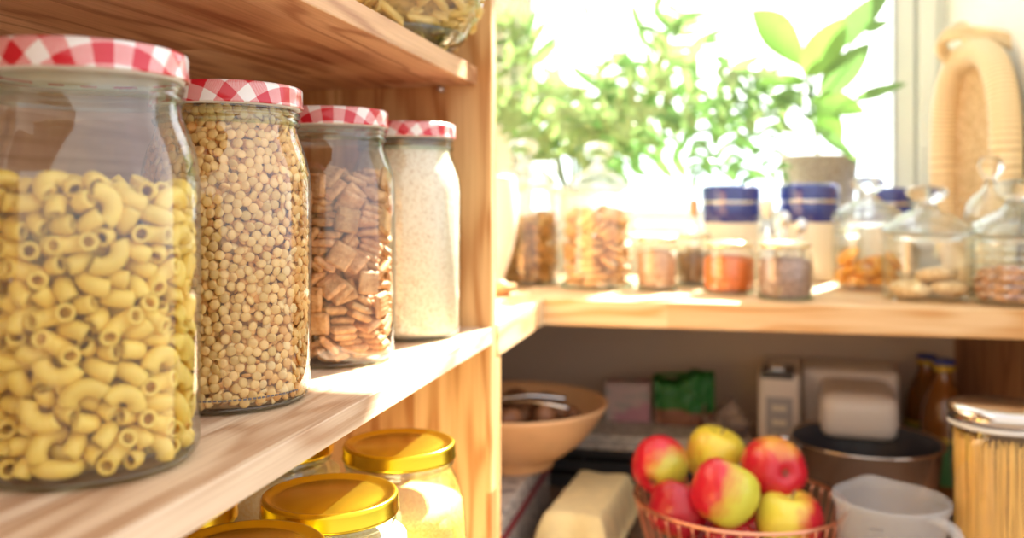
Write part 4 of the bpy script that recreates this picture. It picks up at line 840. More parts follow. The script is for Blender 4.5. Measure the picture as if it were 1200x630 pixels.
_, g = gold_jar(p2(287, .556), 'gold-lidded glass jar at the bottom edge, nearest the camera', .140, cornmeal, 'cornmeal'); tag(g, 'yellow cornmeal in the nearest gold-lidded jar', 'cornmeal', None, 'stuff')
_, g = gold_jar(p2(193, .64), 'gold-lidded jar in the back row, mostly hidden under the shelf edge', .140, flour, 'flour'); tag(g, 'pale flour in the back-row jar with the half-hidden gold lid', 'flour', None, 'stuff')
_, g = gold_jar(p2(325, .815), 'glass jar of pale flour in the back row between two gold lids', .150, flour, 'flour'); tag(g, 'pale yellow flour seen between the two front gold lids', 'flour', None, 'stuff')

# ---------------------------------------------------------------- on the counter
def jar_at(name, px, d, label, group, prof, gmat=None, cat='jar', seg=64):
    p = at(px, d, CT); t = empty(name, p); tag(t, label, cat, group)
    MB().lathe(prof, seg).build('glass_body', gmat or M['glass'], t)
    return t, p
GJ = 'glass jars along the counter'
# B: tall jar of brown curls
def knob_lid(t, z, r, k=1.0, name='glass_lid', ball=True):
    l = MB().lathe([(r * .80, -.006), (r * .84, 0), (r * 1.02, .002), (r * 1.06, .006), (r * 1.0, .011), (r * .82, .022 * k), (r * .5, .032 * k), (r * .26, .038 * k), (r * .20, .043 * k)], 56).build(name, M['glass_thick'], t)
    l.location = (0, 0, z); sm = l.modifiers.new('thickness', 'SOLIDIFY'); sm.thickness = .0030
    kb = MB().lathe([(0, .0), (r * .20, .0), (r * .18, .005 * k), (r * .34, .010 * k), (r * .46, .018 * k), (r * .46, .026 * k), (r * .32, .033 * k), (0, .036 * k)], 40).build('knob', M['glass_thick'], l)
    kb.location = (0, 0, .043 * k)
    return l
cyl = lambda r, h: [(0, .004), (r * .85, .004), (r * .9, 0)] + arc(r - .007, .007, .007, -80, 0, 5) + [(r, .02), (r, h - .014), (r - .0015, h - .008), (r - .006, h - .003), (r - .007, h)]
t, p = jar_at('glass_canister', 614, 1.53, 'round-knobbed glass canister of brown dried curls beside the cream jug', GJ, cyl(.060, .165))
MB().lathe([(.052, .001), (.0605, .003), (.0605, .006), (.050, .005)], 56).build('base_ring', M['glass_edge'], t)
knob_lid(t, .165, .054, 1.05)
def curl_mesh():
    mb = MB(); n = 10; v = []; f = []
    for i in range(n + 1):
        u = -1 + 2 * i / n; a = u * 2.2
        for w in (-1, -.35, .35, 1):
            y = .0058 * w * (1 - .25 * u * u); z = .0026 * math.sin(3 * u + w)
            v.append((.0105 * u, y * math.cos(a) - z * math.sin(a), y * math.sin(a) + z * math.cos(a)))
    top = len(v)
    for x in list(v): v.append((x[0], x[1] + .0009, x[2] + .0016))
    for i in range(n):
        for k in range(3):
            a, b_, c_, d_ = i * 4 + k, i * 4 + k + 1, (i + 1) * 4 + k + 1, (i + 1) * 4 + k
            f += [(a, d_, c_, b_), (top + a, top + b_, top + c_, top + d_)]
        for k in (0, 3):
            a, b_ = i * 4 + k, (i + 1) * 4 + k; f.append((a, b_, top + b_, top + a))
    return mesh_from('curl', v, f)
M['curl'] = plain('curl_brown', (.74, .42, .12), .5, noise=.3, nscale=120, vary=.3)
cm2 = curl_mesh(); cm2.materials.append(M['curl'])
place_pile('dried_curl', cm2, (p.x, p.y, CT + .005), poses('curl'), 'brown dried curl in the canister beside the cream jug', 'snack', 'dried curls in the canister')
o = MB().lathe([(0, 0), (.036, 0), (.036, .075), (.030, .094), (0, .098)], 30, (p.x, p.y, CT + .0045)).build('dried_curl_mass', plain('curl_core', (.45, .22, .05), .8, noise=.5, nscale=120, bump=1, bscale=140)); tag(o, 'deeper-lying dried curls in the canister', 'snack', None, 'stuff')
# C: jar of round biscuits
t, p = jar_at('glass_canister', 700, 1.455, 'glass canister of round golden biscuits with a pointed glass stopper', GJ, cyl(.060, .158))
MB().lathe([(.052, .001), (.0605, .003), (.0605, .007), (.050, .005)], 56).build('base_ring', M['glass_edge'], t)
knob_lid(t, .158, .050, 1.0)
def biscuit_mesh():
    mb = MB().lathe([(0, .0042), (.010, .0050), (.0150, .0042), (.0178, .0022), (.0186, 0), (.0176, -.0028), (.0140, -.0042), (0, -.0042)], 24)
    v = []
    for x, y, z in mb.v:
        a = math.atan2(y, x); k = 1 + .035 * math.sin(3 * a + 1) + .02 * math.sin(7 * a); v.append((x * k, y * k, z + .0006 * math.sin(5 * a) * (x * x + y * y > 1e-5)))
    return mesh_from('biscuit', v, mb.f)
M['biscuit'] = plain('biscuit_gold', (.80, .50, .22), .6, col2=(.56, .28, .09), nscale=60, bump=.6, bscale=220, vary=.2)
bm_ = biscuit_mesh(); bm_.materials.append(M['biscuit'])
place_pile('biscuit', bm_, (p.x, p.y, CT + .006), poses('biscuit'), 'round golden biscuit piled in the glass canister with the pointed stopper', 'biscuit', 'round biscuits in the canister')
# D: small spice jars
def spice_jar(px, d, r, h, label, smat, sname, slabel, fill):
    t, p = jar_at('spice_jar', px, d, label, 'small spice jars on the counter edge', [(0, .004), (r * .84, .004), (r * .9, 0)] + arc(r - .006, .006, .006, -80, 0, 4) + [(r, h * .72), (r - .002, h * .80), (r * .84, h * .86), (r * .84, h * .95)], seg=48)
    MB().lathe([(r * .86, .001), (r + .0004, .003), (r + .0004, .006), (r * .85, .004)], 48).build('base_ring', M['glass_edge'], t)
    l = MB().lathe([(0, .0095), (r * .78, .0095), (r * .88, .0085), (r * .93, .006), (r * .93, .0012), (r * .90, 0), (r * .86, .001)], 48).build('lid', M['spice_lid'], t); l.location = (0, 0, h - .0095)
    o = MB().lathe([(0, 0), (r * .84, 0), (r - .003, .005), (r - .0022, fill - .004), (r * .86, fill), (r * .4, fill + .003), (0, fill + .002)], 40, (p.x, p.y, CT + .0048)).build(sname, smat); tag(o, slabel, 'spice', None, 'stuff')
M['spice_lid'] = plain('spice_lid', (.86, .74, .50), .25, metal=.7)
spice_jar(770, 1.42, .0330, .086, 'small spice jar of brown seeds with thin metal lid, next to the biscuits', speckle('brown_seed', (.62, .40, .26), (.36, .19, .10), 520), 'brown_seed', 'light brown seeds in the small jar next to the biscuits', .056)
spice_jar(813, 1.50, .0300, .088, 'small spice jar of dark cloves, half hidden behind the red one', speckle('clove', (.30, .17, .06), (.12, .06, .03), 420), 'clove', 'dark brown cloves in the half-hidden small jar', .050)
spice_jar(854, 1.37, .0390, .080, 'small wide spice jar of orange-red powder with metal lid', plain('red_powder', (.82, .20, .03), .8, noise=.25, nscale=160, bump=.3, bscale=500), 'red_powder', 'orange-red ground spice in the wide small jar', .050)
spice_jar(920, 1.29, .0385, .083, 'small spice jar of dark peppercorns standing at the worktop edge', speckle('peppercorn', (.22, .13, .10), (.42, .27, .22), 430), 'peppercorn', 'dark brown peppercorns in the jar at the worktop edge', .052)

# E: cream canisters with glossy navy tops
M['navy'] = plain('navy_glaze', (.015, .035, .26), .12, coat=1.0)
M['cream_glaze'] = plain('cream_glaze', (.86, .80, .66), .25, coat=.6)
M['steel_bright'] = plain('steel_bright', (.80, .80, .82), .18, metal=1)
def canister(px, d, r, h, label):
    p = at(px, d, CT); t = empty('ceramic_canister', p); tag(t, label, 'canister', 'blue and cream canisters against the wall')
    b = h * .60
    MB().lathe([(0, 0), (r * .94, 0), (r * 1.0, .003), (r * 1.0, b)], 64).build('body', M['cream_glaze'], t)
    MB().lathe([(r * 1.0, b), (r * 1.02, b + .001), (r * 1.025, h * .78), (r * 1.0, h * .80)], 64).build('blue_band', M['navy'], t)
    MB().lathe([(r * 1.0, h * .80), (r * 1.035, h * .805), (r * 1.035, h * .83), (r * 1.0, h * .835)], 64).build('metal_rim', M['steel_bright'], t)
    l = MB().lathe([(0, h * .165), (r * .6, h * .165), (r * .92, h * .160), (r * 1.0, h * .145), (r * 1.035, h * .125), (r * 1.035, 0)], 64).build('lid', M['navy'], t); l.location = (0, 0, h * .835)
canister(856, 1.62, .0510, .170, 'blue and cream canister directly behind the orange-red spice jar')
canister(947, 1.60, .0505, .172, 'blue and cream canister in front of the woven plant pot')
canister(1038, 1.66, .0480, .166, 'blue and cream canister mostly hidden behind the two glass candy jars')

# cream jug behind the end panel and the small plate in front of it
p = at(562, 1.42, CT); jg = empty('cream_jug', p); tag(jg, 'round cream ceramic jug half hidden behind the shelf end panel', 'jug')
MB().lathe([(0, .002), (.032, .0), (.036, .004), (.040, .020), (.050, .050), (.059, .085), (.0615, .115), (.060, .150), (.058, .178), (.0575, .180), (.055, .178), (.056, .150), (.054, .10), (.036, .03), (0, .012)], 64).build('body', M['cream_glaze'], jg)
MB().tube([(-.055, 0, .16), (-.085, 0, .155), (-.095, 0, .12), (-.085, 0, .085), (-.055, 0, .075)], .0065, 10).build('handle', M['cream_glaze'], jg)
p = at(578, 1.345, CT); pl = MB().lathe([(0, .004), (.022, .004), (.034, .014), (.037, .015), (.036, .012), (.024, 0), (0, 0)], 48, tuple(p)).build('small_dish', M['bowl_wood'])
tag(pl, 'shallow wooden dish at the corner of the worktop beside the end panel', 'dish')
wn_ = MB().lathe([(0, -.008), (.008, -.006), (.012, 0), (.009, .008), (0, .011)], 16, (p.x + .012, p.y - .004, CT + .0125)).build('walnut', plain('walnut_yellow', (.78, .56, .26), .6, noise=.3, nscale=90)); tag(wn_, 'single golden walnut lying in the shallow wooden dish', 'nut')

# little glass cruets between the canisters
def cruet(px, d, label, s=1.0, wood_stopper=False):
    p = at(px, d, CT); t = empty('glass_cruet', p); tag(t, label, 'cruet', 'little cruets between the canisters')
    MB().lathe([(0, .002), (.017 * s, 0), (.019 * s, .004), (.019 * s, .070), (.014 * s, .090), (.009 * s, .100), (.009 * s, .118), (.011 * s, .121)], 32).build('glass_body', M['glass_thick'], t)
    MB().lathe([(0, .004), (.016 * s, .004), (.0175 * s, .008), (.0175 * s, .060), (0, .061)], 24).build('filling', plain('cruet_salt', (.90, .88, .82), .8) if not wood_stopper else plain('cruet_spice', (.66, .44, .24), .8, noise=.3), t)
    MB().lathe([(.0075 * s, .112), (.010 * s, .122), (.012 * s, .132), (.010 * s, .142), (0, .146)], 24).build('stopper', M['bowl_wood'] if wood_stopper else M['cream_glaze'], t)
cruet(813, 1.60, 'slim glass cruet with wooden stopper left of the first blue canister', .75, True)
cruet(899, 1.50, 'slim glass cruet of white salt between the two front blue canisters', .95)
# metal scoop leaning in a small pot in front of canister two
p = at(926, 1.42, CT); t = empty('spoon_pot', p); tag(t, 'small clear pot holding steel spoons in front of a blue canister', 'pot')
MB().lathe([(0, .002), (.018, 0), (.020, .004), (.021, .072), (.0200, .073), (.0190, .071), (.0175, .005), (0, .004)], 32).build('body', M['glass_thick'], t)
for k, (dx, dy, hh, label) in enumerate(((-.004, .002, .118, 'steel teaspoon leaning left in the small clear pot'), (.008, -.004, .106, 'steel teaspoon leaning right in the small clear pot'))):
    s_ = MB().tube([(p.x + dx * .3, p.y + dy, CT + .006), (p.x + dx, p.y + dy, CT + .05), (p.x + dx * 2, p.y + dy, CT + hh - .02)], .0018, 8)
    s_.lathe([(0, -.015), (.006, -.010), (.0088, 0), (.0075, .009), (0, .015)], 20, (p.x + dx * 2.1, p.y + dy, CT + hh - .006), 1, .35)
    o = s_.build('teaspoon', M['steel_bright']); tag(o, label, 'spoon')

# F: apricots, G: oat cookies, H: nuts, I: pale sweets in glass candy jars
def flare_lid(t, z, r, k=1.0):
    l = MB().lathe([(r * .80, -.008), (r * .86, -.001), (r * 1.04, 0), (r * 1.08, .004), (r * 1.04, .009), (r * .92, .017 * k), (r * .70, .025 * k), (r * .44, .031 * k), (r * .30, .036 * k), (r * .26, .042 * k)], 56).build('glass_lid', M['glass_thick'], t)
    l.location = (0, 0, z); sm = l.modifiers.new('thickness', 'SOLIDIFY'); sm.thickness = .0030
    kb = MB().lathe([(0, .0), (r * .22, 0), (r * .22, .003 * k), (r * .40, .007 * k), (r * .50, .013 * k), (r * .50, .019 * k), (r * .36, .025 * k), (0, .027 * k)], 40).build('knob', M['glass_thick'], l)
    kb.location = (0, 0, .042 * k)
def pot(r, h): return [(0, .005), (r * .80, .005), (r * .86, 0)] + arc(r - .010, .010, .010, -80, 0, 6) + [(r, h * .5), (r, h * .88), (r * .97, h * .94), (r * .96, h)]
t, p = jar_at('candy_jar', 1017, 1.43, 'low glass candy jar of orange dried apricots under a round-knobbed lid', GJ, pot(.0530, .108))
flare_lid(t, .108, .052, 1.05)
def apricot_mesh():
    bm = bmesh.new(); bmesh.ops.create_icosphere(bm, subdivisions=3, radius=1)
    for v in bm.verts:
        n = v.co.copy(); k = 1 + .06 * math.sin(7 * n.x + 3 * n.y) + .05 * math.sin(9 * n.y - 4 * n.z)
        dim = .35 * math.exp(-(n.x ** 2 + n.y ** 2) / .25) * (1 if n.z > 0 else .2)
        v.co = Vector((.0195 * n.x * k, .016 * n.y * k, .0085 * n.z * (1 - dim) * k))
    me = bpy.data.meshes.new('apricot'); bm.to_mesh(me); bm.free(); return me
am = apricot_mesh(); am.materials.append(plain('apricot_orange', (.92, .42, .04), .4, noise=.2, nscale=50, sss=.3, vary=.15))
place_pile('dried_apricot', am, (p.x, p.y, CT + .006), [(r[0] * .97, r[1] * .97, r[2] * 1.22, *r[3:]) for r in poses('apricot')], 'orange dried apricot piled in the low glass candy jar', 'apricot', 'dried apricots in the candy jar', scale=1.14)
t, p = jar_at('candy_jar', 1086, 1.285, 'low glass candy jar holding a few oat cookies', GJ, pot(.0600, .092))
flare_lid(t, .092, .0570, 1.05)
def cookie_mesh(seed):
    g = random.Random(seed); bm = bmesh.new(); bmesh.ops.create_icosphere(bm, subdivisions=4, radius=1)
    ph = [g.uniform(0, 6) for _ in range(6)]
    for v in bm.verts:
        n = v.co.copy(); k = 1 + .04 * math.sin(6 * math.atan2(n.y, n.x) + ph[0]) + .03 * math.sin(11 * n.x + ph[1]) * math.sin(13 * n.y + ph[2])
        v.co = Vector((.027 * n.x * k, .027 * n.y * k, .0105 * (abs(n.z) ** .7) * (1 if n.z > 0 else -1) * (1 + .10 * math.sin(23 * n.x + ph[3]) * math.sin(19 * n.y + ph[4]))))
    me = bpy.data.meshes.new('cookie'); bm.to_mesh(me); bm.free(); return me
M['cookie'] = plain('oat_cookie', (.86, .66, .38), .75, col2=(.66, .42, .18), nscale=110, bump=1, bscale=260)
for k, (dx, dy, dz, tx, ty, lab) in enumerate(((-.026, -.018, .0165, .10, .05, 'oat cookie lying flat at the left of the candy jar'), (.026, -.020, .017, -.05, .10, 'oat cookie lying flat at the front right of the candy jar'), (.004, .030, .0165, .0, -.1, 'oat cookie lying flat at the back of the candy jar'), (.012, -.004, .036, .16, .10, 'oat cookie on top of the small pile in the candy jar'))):
    o = link('oat_cookie', cookie_mesh(k), M['cookie'], None, True); tag(o, lab, 'cookie', 'oat cookies in the candy jar'); o.location = (p.x + dx, p.y + dy, CT + dz); o.rotation_euler = (tx, ty, k)
def ribbed(r, h):
    pr = [(0, .005), (r * .8, .005), (r * .86, 0)]
    for i in range(49):
        z = .003 + (h - .012) * i / 48; env = 1 if i > 2 else .93 + .02 * i
        pr.append((r * env * (1 + .028 * math.cos(2 * math.pi * z / .0125)), z))
    return pr + [(r * .95, h - .006), (r * .93, h)]
t, p = jar_at('candy_jar', 1191, 1.22, 'ribbed glass candy jar of shelled nuts at the counter edge', GJ, ribbed(.0555, .092))
flare_lid(t, .092, .0545, 1.15)
nm = MB().lathe([(0, -.0105), (.0035, -.0085), (.0062, -.004), (.0072, .001), (.0060, .006), (.003, .0095), (0, .0108)], 16, sy=.82)
nme = mesh_from('nut', [(z, x, y) for x, y, z in nm.v], nm.f); nme.materials.append(plain('nut_brown', (.56, .27, .12), .5, noise=.25, nscale=140, vary=.25))
place_pile('shelled_nut', nme, (p.x, p.y, CT + .006), [(r[0] * .93, r[1] * .93, *r[2:]) for r in poses('nut')], 'brown shelled nut piled in the ribbed candy jar', 'nut', 'shelled nuts in the ribbed jar')
t, p = jar_at('candy_jar', 1161, 1.335, 'glass candy jar of pale oats behind the ribbed nut jar', GJ, pot(.0350, .112))
flare_lid(t, .112, .0350, 1.4)
o = MB().lathe([(0, 0), (.027, 0), (.0325, .006), (.0332, .085), (.02, .090), (0, .089)], 40, (p.x, p.y, CT + .006)).build('pale_oats', speckle('pale_oats', (.92, .84, .62), (.80, .66, .40), 300)); tag(o, 'pale yellow oats in the jar behind the nuts', 'oats', None, 'stuff')

# ---------------------------------------------------------------- plants on the sill
ST = -.066
M['leaf_light'] = leafmat('leaf_light', (.28, .50, .14), (.20, .40, .07), .40)
M['leaf_mid'] = leafmat('leaf_mid', (.20, .36, .12), (.16, .32, .08), .36)
M['leaf_fern'] = leafmat('leaf_fern', (.40, .52, .24), (.27, .40, .13), .42)
M['stem'] = plain('stem_green', (.30, .38, .12), .5)
def blade(mb, base, tip, w, nrm, curl=.15, n=9, shape='ovate', fold=.18):
    base, tip = Vector(base), Vector(tip); ax = tip - base; Ln = ax.length; ax.normalize()
    side = ax.cross(nrm).normalized(); up = side.cross(ax).normalized()
    v = []; f = []
    for i in range(n + 1):
        t = i / n
        if shape == 'ovate': ww = w * (math.sin(math.pi * min(1, t ** .80)) ** .75)
        elif shape == 'obovate': ww = w * (math.sin(math.pi * t ** 1.35) ** .8)
        else: ww = w * (min(1, 3.2 * t + .55) * (1 - t ** 3.5))
        ww = max(ww, w * .03)
        c = base + ax * Ln * t + up * (curl * Ln * math.sin(math.pi * t)) 
        for s, lift in ((-1, fold), (-.5, fold * .35), (0, 0), (.5, fold * .35), (1, fold)):
            v.append(c + side * (ww * .5 * s) + up * (ww * lift * .5) + up * (.0015 * math.sin(9 * t + s)))
    for i in range(n):
        for k in range(4): f.append((i * 5 + k, i * 5 + k + 1, (i + 1) * 5 + k + 1, (i + 1) * 5 + k))
    mb.add(v, f)
def bez(pts, n):
    """smooth path through the points"""
    P = [Vector(p) for p in pts]; out = []
    for i in range(n + 1):
        t = i / n * (len(P) - 1); k = min(int(t), len(P) - 2); u = t - k
        p0 = P[max(k - 1, 0)]; p1 = P[k]; p2_ = P[k + 1]; p3 = P[min(k + 2, len(P) - 1)]
        out.append(.5 * ((2 * p1) + (-p0 + p2_) * u + (2 * p0 - 5 * p1 + 4 * p2_ - p3) * u * u + (-p0 + 3 * p1 - 3 * p2_ + p3) * u ** 3))
    return out
def frond(path, lobes, ll, lw, parent, mat, g, face=None, start=.25):
    """a lobed fern frond: midrib with pairs of rounded narrow lobes"""
    mb = MB(); P = bez(path, 28)
    mb.tube(P, [.0022 * (1 - .7 * i / 28) for i in range(29)], 6)
    for k in range(lobes):
        t = start + (1 - start) * (k + .3) / lobes; i = min(int(t * 28), 27); p = P[i]; tg = (P[i + 1] - P[i]).normalized()
        nrm = (face or Vector((g.gauss(0, .3), -1, .45 + g.gauss(0, .2)))).normalized()
        sd = tg.cross(nrm).normalized(); sz = ll * (math.sin(math.pi * (.18 + .74 * (k + .3) / lobes)) ** .7) * g.uniform(.85, 1.12)
        for s in (-1, 1):
            dr = (sd * s * .88 + tg * .55 + Vector((0, 0, -.12)) + nrm * g.gauss(0, .12)).normalized()
            blade(mb, p - sd * s * .001, p + dr * sz, lw, nrm, curl=g.uniform(-.10, .12), n=6, shape='strap', fold=.10)
    tg = (P[-1] - P[-3]).normalized(); nrm = (face or Vector((0, -1, .4))).normalized()
    blade(mb, P[-1], P[-1] + tg * ll * .8, lw, nrm, n=6, shape='strap', fold=.1)
    for i, q in enumerate(mb.v):
        if q[1] > 1.905: mb.v[i] = (q[0], 1.905 - .02 * math.sin((q[1] - 1.905) * 12), q[2])
    return mb.build('frond', mat, parent)

def pot_profile(r0, r1, h): return [(0, .003), (r0 * .9, 0), (r0, .003), (r1, h - .012), (r1 * 1.03, h - .010), (r1 * 1.03, h), (r1 * .93, h), (r1 * .92, h - .014), (0, h - .014)]
g = random.Random(21)
fp = at(672, 1.845, ST); fern = empty('potted_fern', fp); tag(fern, 'bushy potted fern with lobed light green fronds filling the window beside the end panel', 'plant')
MB().lathe(pot_profile(.045, .055, .095), 48).build('pot', plain('fern_pot', (.80, .80, .74), .5), fern)
MB().lathe([(0, .004), (.048, .002), (.050, 0)], 32, (0, 0, .080)).build('soil', plain('soil_dark', (.08, .05, .03), .9, bump=1, bscale=300), fern)
inv = Matrix.Translation(-fp)
crown = Vector((0, 0, .082))
def local(path, origin): return [Vector(q) - origin for q in path]
def add_frond(path, lobes, ll, lw, root, mat, start=.25, face=None):
    o = frond(path, lobes, ll, lw, None, mat, g, face, start)
    o.parent = root; o.matrix_parent_inverse = Matrix.Translation(-root.location)
    return o
fronds = 0
for i in range(36):
    a = math.pi * 2 * (i * .618) + g.uniform(-.2, .2)
    Ln = g.uniform(.20, .50); el = g.uniform(.30, 1.25)
    dx, dy = math.cos(a), math.sin(a) * .42 - .12
    hx = Ln * math.cos(el); hz = Ln * math.sin(el)
    p0 = fp + crown + Vector((dx * .02, dy * .02, 0))
    p1 = p0 + Vector((dx * hx * .35, dy * hx * .35, hz * .55))
    p2v = p0 + Vector((dx * hx * .80, dy * hx * .80, hz * .90))
    p3 = p0 + Vector((dx * hx * 1.35, dy * hx * 1.35, hz * g.uniform(.35, .95)))
    path = [p0, p1, p2v, p3]
    if min(q.y for q in path) < 1.50 or p3.x < -.56: continue
    add_frond(path, g.randrange(5, 8), g.uniform(.055, .090), g.uniform(.016, .023), fern, M['leaf_fern'] if g.random() < .6 else M['leaf_mid'])
# the tall feathered frond towards the middle of the window
add_frond([fp + crown, at3(722, 170, 1.80), at3(765, 95, 1.76), at3(797, 30, 1.74), at3(812, -30, 1.74)], 13, .055, .016, fern, M['leaf_fern'], .35, Vector((.05, -1, .05)))
add_frond([fp + crown, at3(700, 160, 1.80), at3(712, 90, 1.78), at3(690, 20, 1.78)], 9, .055, .013, fern, M['leaf_fern'], .35)
add_frond([fp + crown, at3(740, 185, 1.80), at3(790, 150, 1.75), at3(835, 190, 1.72)], 8, .050, .012, fern, M['leaf_mid'], .3)

pp = at(959, 1.765, ST); pt = empty('potted_plant', pp); tag(pt, 'broad-leaved plant in a woven grey-beige pot standing on the window sill', 'plant')
def weave(name, c1, c2, sx_, sz_, rough=.8):
    m, nt, b, out = new_mat(name); L = nt.links.new
    tc = nn(nt, 'ShaderNodeTexCoord'); v = nn(nt, 'ShaderNodeTexVoronoi'); v.inputs['Scale'].default_value = sx_
    L(tc.outputs['Object'], v.inputs['Vector'])
    r = nn(nt, 'ShaderNodeValToRGB'); r.color_ramp.elements[0].color = (*c1, 1); r.color_ramp.elements[1].color = (*c2, 1); r.color_ramp.elements[1].position = .6
    L(v.outputs['Distance'], r.inputs[0]); L(r.outputs[0], b.inputs['Base Color']); b.inputs['Roughness'].default_value = rough
    bp = nn(nt, 'ShaderNodeBump'); bp.inputs['Strength'].default_value = .8; bp.inputs['Distance'].default_value = .002; bp.invert = True
    L(v.outputs['Distance'], bp.inputs['Height']); L(bp.outputs[0], b.inputs['Normal'])
    return m
MB().lathe([(0, .003), (.056, 0), (.060, .003), (.0735, .150), (.0745, .154), (.0720, .156), (.0690, .152), (.068, .140), (0, .140)], 64).build('pot', weave('woven_pot', (.56, .50, .38), (.36, .31, .22), 150, 150), pt)
MB().lathe([(0, .003), (.064, .001), (.066, 0)], 32, (0, 0, .141)).build('soil', bpy.data.materials['soil_dark'], pt)
def add_part(mb, name, mat, root, smooth=True):
    o = mb.build(name, mat, root, smooth); o.matrix_parent_inverse = Matrix.Translation(-root.location); return o
st_ = MB(); st_.tube(bez([pp + Vector((0, 0, .140)), at3(955, 150, 1.755), at3(948, 105, 1.745), at3(950, 72, 1.74)], 14), [.0050 - .0002 * i for i in range(15)], 8); add_part(st_, 'stem', M['stem'], pt)
LV = [((947, 84), (880, 12), 48, 1.73, 'leaf_light', 'obovate', .04), ((943, 90), (990, 20), 42, 1.70, 'leaf_light', 'ovate', .05), ((968, 62), (1046, -14), 30, 1.72, 'leaf_mid', 'ovate', .05),
      ((962, 112), (1020, 50), 34, 1.68, 'leaf_mid', 'ovate', .08), ((1000, 118), (1062, 98), 15, 1.66, 'leaf_mid', 'ovate', .05), ((950, 120), (1014, 132), 34, 1.69, 'leaf_light', 'ovate', .10),
      ((955, 150), (1004, 190), 16, 1.64, 'leaf_mid', 'ovate', .06), ((1012, 36), (1044, 26), 15, 1.70, 'leaf_mid', 'ovate', .05), ((945, 96), (884, 98), 18, 1.71, 'leaf_light', 'ovate', .06),
      ((952, 128), (985, 172), 36, 1.72, 'leaf_light', 'ovate', .10), ((936, 108), (900, 128), 22, 1.68, 'leaf_mid', 'ovate', .1), ((955, 70), (985, 42), 22, 1.75, 'leaf_mid', 'ovate', .05)]
for (b0, t0, w, d, mt, shp, cu) in LV:
    mb = MB(); B = at3(*b0, d); T = at3(*t0, d - .03); stemp = at3(950, 120, 1.75)
    blade(mb, B, T, w / FPX * d, Vector((.25, -1, .35)), cu, 12, shp, .22)
    mb.tube([stemp, (stemp + B) / 2 + Vector((0, 0, .008)), B, B + (T - B) * .35], [.0022, .002, .0018, .0009], 6)
    add_part(mb, 'leaf', M[mt], pt)
for pth, lb, ll, lw in (([(950, 130, 1.75), (915, 95, 1.72), (870, 95, 1.70), (832, 130, 1.68)], 8, .040, .012), ([(950, 140, 1.75), (905, 125, 1.70), (868, 135, 1.68), (902, 200, 1.66)], 9, .036, .011),
                        ([(950, 135, 1.75), (900, 105, 1.69), (850, 120, 1.66), (822, 175, 1.64), (815, 205, 1.63)], 9, .045, .011), ([(950, 140, 1.75), (910, 110, 1.68), (865, 130, 1.65), (858, 180, 1.63), (878, 215, 1.62)], 8, .042, .011),
                        ([(950, 140, 1.75), (925, 115, 1.66), (905, 150, 1.62), (918, 200, 1.60)], 7, .034, .011)):
    add_frond([at3(*q) for q in pth], lb, ll, lw, pt, M['leaf_mid'], .35)

# ---------------------------------------------------------------- woven tray leaning against the right wall
M['rattan'] = plain('rattan', (.80, .62, .36), .55, noise=.25, nscale=40)
def wrapped(name, col, col2, freq=240):
    m, nt, b, out = new_mat(name); L = nt.links.new
    uv = nn(nt, 'ShaderNodeUVMap'); w = nn(nt, 'ShaderNodeTexWave'); w.inputs['Scale'].default_value = freq; w.inputs['Distortion'].default_value = 1.2; w.inputs['Detail'].default_value = 2
    L(uv.outputs[0], w.inputs['Vector'])
    r = nn(nt, 'ShaderNodeValToRGB'); r.color_ramp.elements[0].color = (*col2, 1); r.color_ramp.elements[1].color = (*col, 1); r.color_ramp.elements[1].position = .5
    L(w.outputs[0], r.inputs[0]); L(r.outputs[0], b.inputs['Base Color']); b.inputs['Roughness'].default_value = .5
    bp = nn(nt, 'ShaderNodeBump'); bp.inputs['Strength'].default_value = .7; bp.inputs['Distance'].default_value = .0015
    L(w.outputs[0], bp.inputs['Height']); L(bp.outputs[0], b.inputs['Normal'])
    return m
Pf = Vector((.390, 1.725, 0)); Pn = Vector((.437, 1.535, 0)); T_ = (Pn - Pf); half = T_.length / 2; T_.normalize()
Nw = Vector((-T_.y, T_.x, 0)); Nw = Nw if Nw.x < 0 else -Nw         # faces into the room
ctr = (Pf + Pn) / 2; ctr.z = CT + .205
tr_ = empty('woven_tray', (ctr.x, ctr.y, CT)); tag(tr_, 'oval woven rattan tray leaning upright against the right wall', 'tray')
def opt(u, w_, n_): return Vector((0, 0, .205)) + T_ * u + Vector((0, 0, 1)) * w_ + Nw * n_ - Vector((0, 0, 0))
rim = MB(); NS = 96; rp_ = []
for i in range(NS):
    a = 2 * math.pi * i / NS; e_ = .80
    rp_.append(opt(half * (abs(math.cos(a)) ** e_) * (1 if math.cos(a) > 0 else -1), .182 * (abs(math.sin(a)) ** e_) * (1 if math.sin(a) > 0 else -1), 0))
rim.tube(rp_, .0235, 16, closed=True)
me = mesh_from('rim', rim.v, rim.f); uvl = me.uv_layers.new(name='UVMap')
for poly in me.polygons:
    for li in poly.loop_indices:
        vi = me.loops[li].vertex_index; uvl.data[li].uv = ((vi // 16) / NS if not (vi // 16 == 0 and any(v >= (NS - 1) * 16 for v in poly.vertices)) else 1.0, (vi % 16) / 16 * .05)
link('rim', me, wrapped('rattan_wrap', (.86, .68, .42), (.62, .44, .22), 42), tr_, True)
mb = MB(); v = []; f = []; NR = 22
for j in range(NR + 1):
    q = j / NR
    for i in range(NS):
        b_ = rp_[i] - Vector((0, 0, .205)); depth = -.020 * (1 - q ** 4) + .0016 * math.cos(q * NR * math.pi)
        v.append(Vector((0, 0, .205)) + b_ * (.04 + .90 * q) + Nw * depth)
for j in range(NR):
    for i in range(NS): f.append((j * NS + i, j * NS + (i + 1) % NS, (j + 1) * NS + (i + 1) % NS, (j + 1) * NS + i))
f.append(tuple(range(NS)))
mb.add(v, f); wv_ = mb.build('woven_base', None, tr_)
m, nt, b, out = new_mat('coiled_weave'); L = nt.links.new
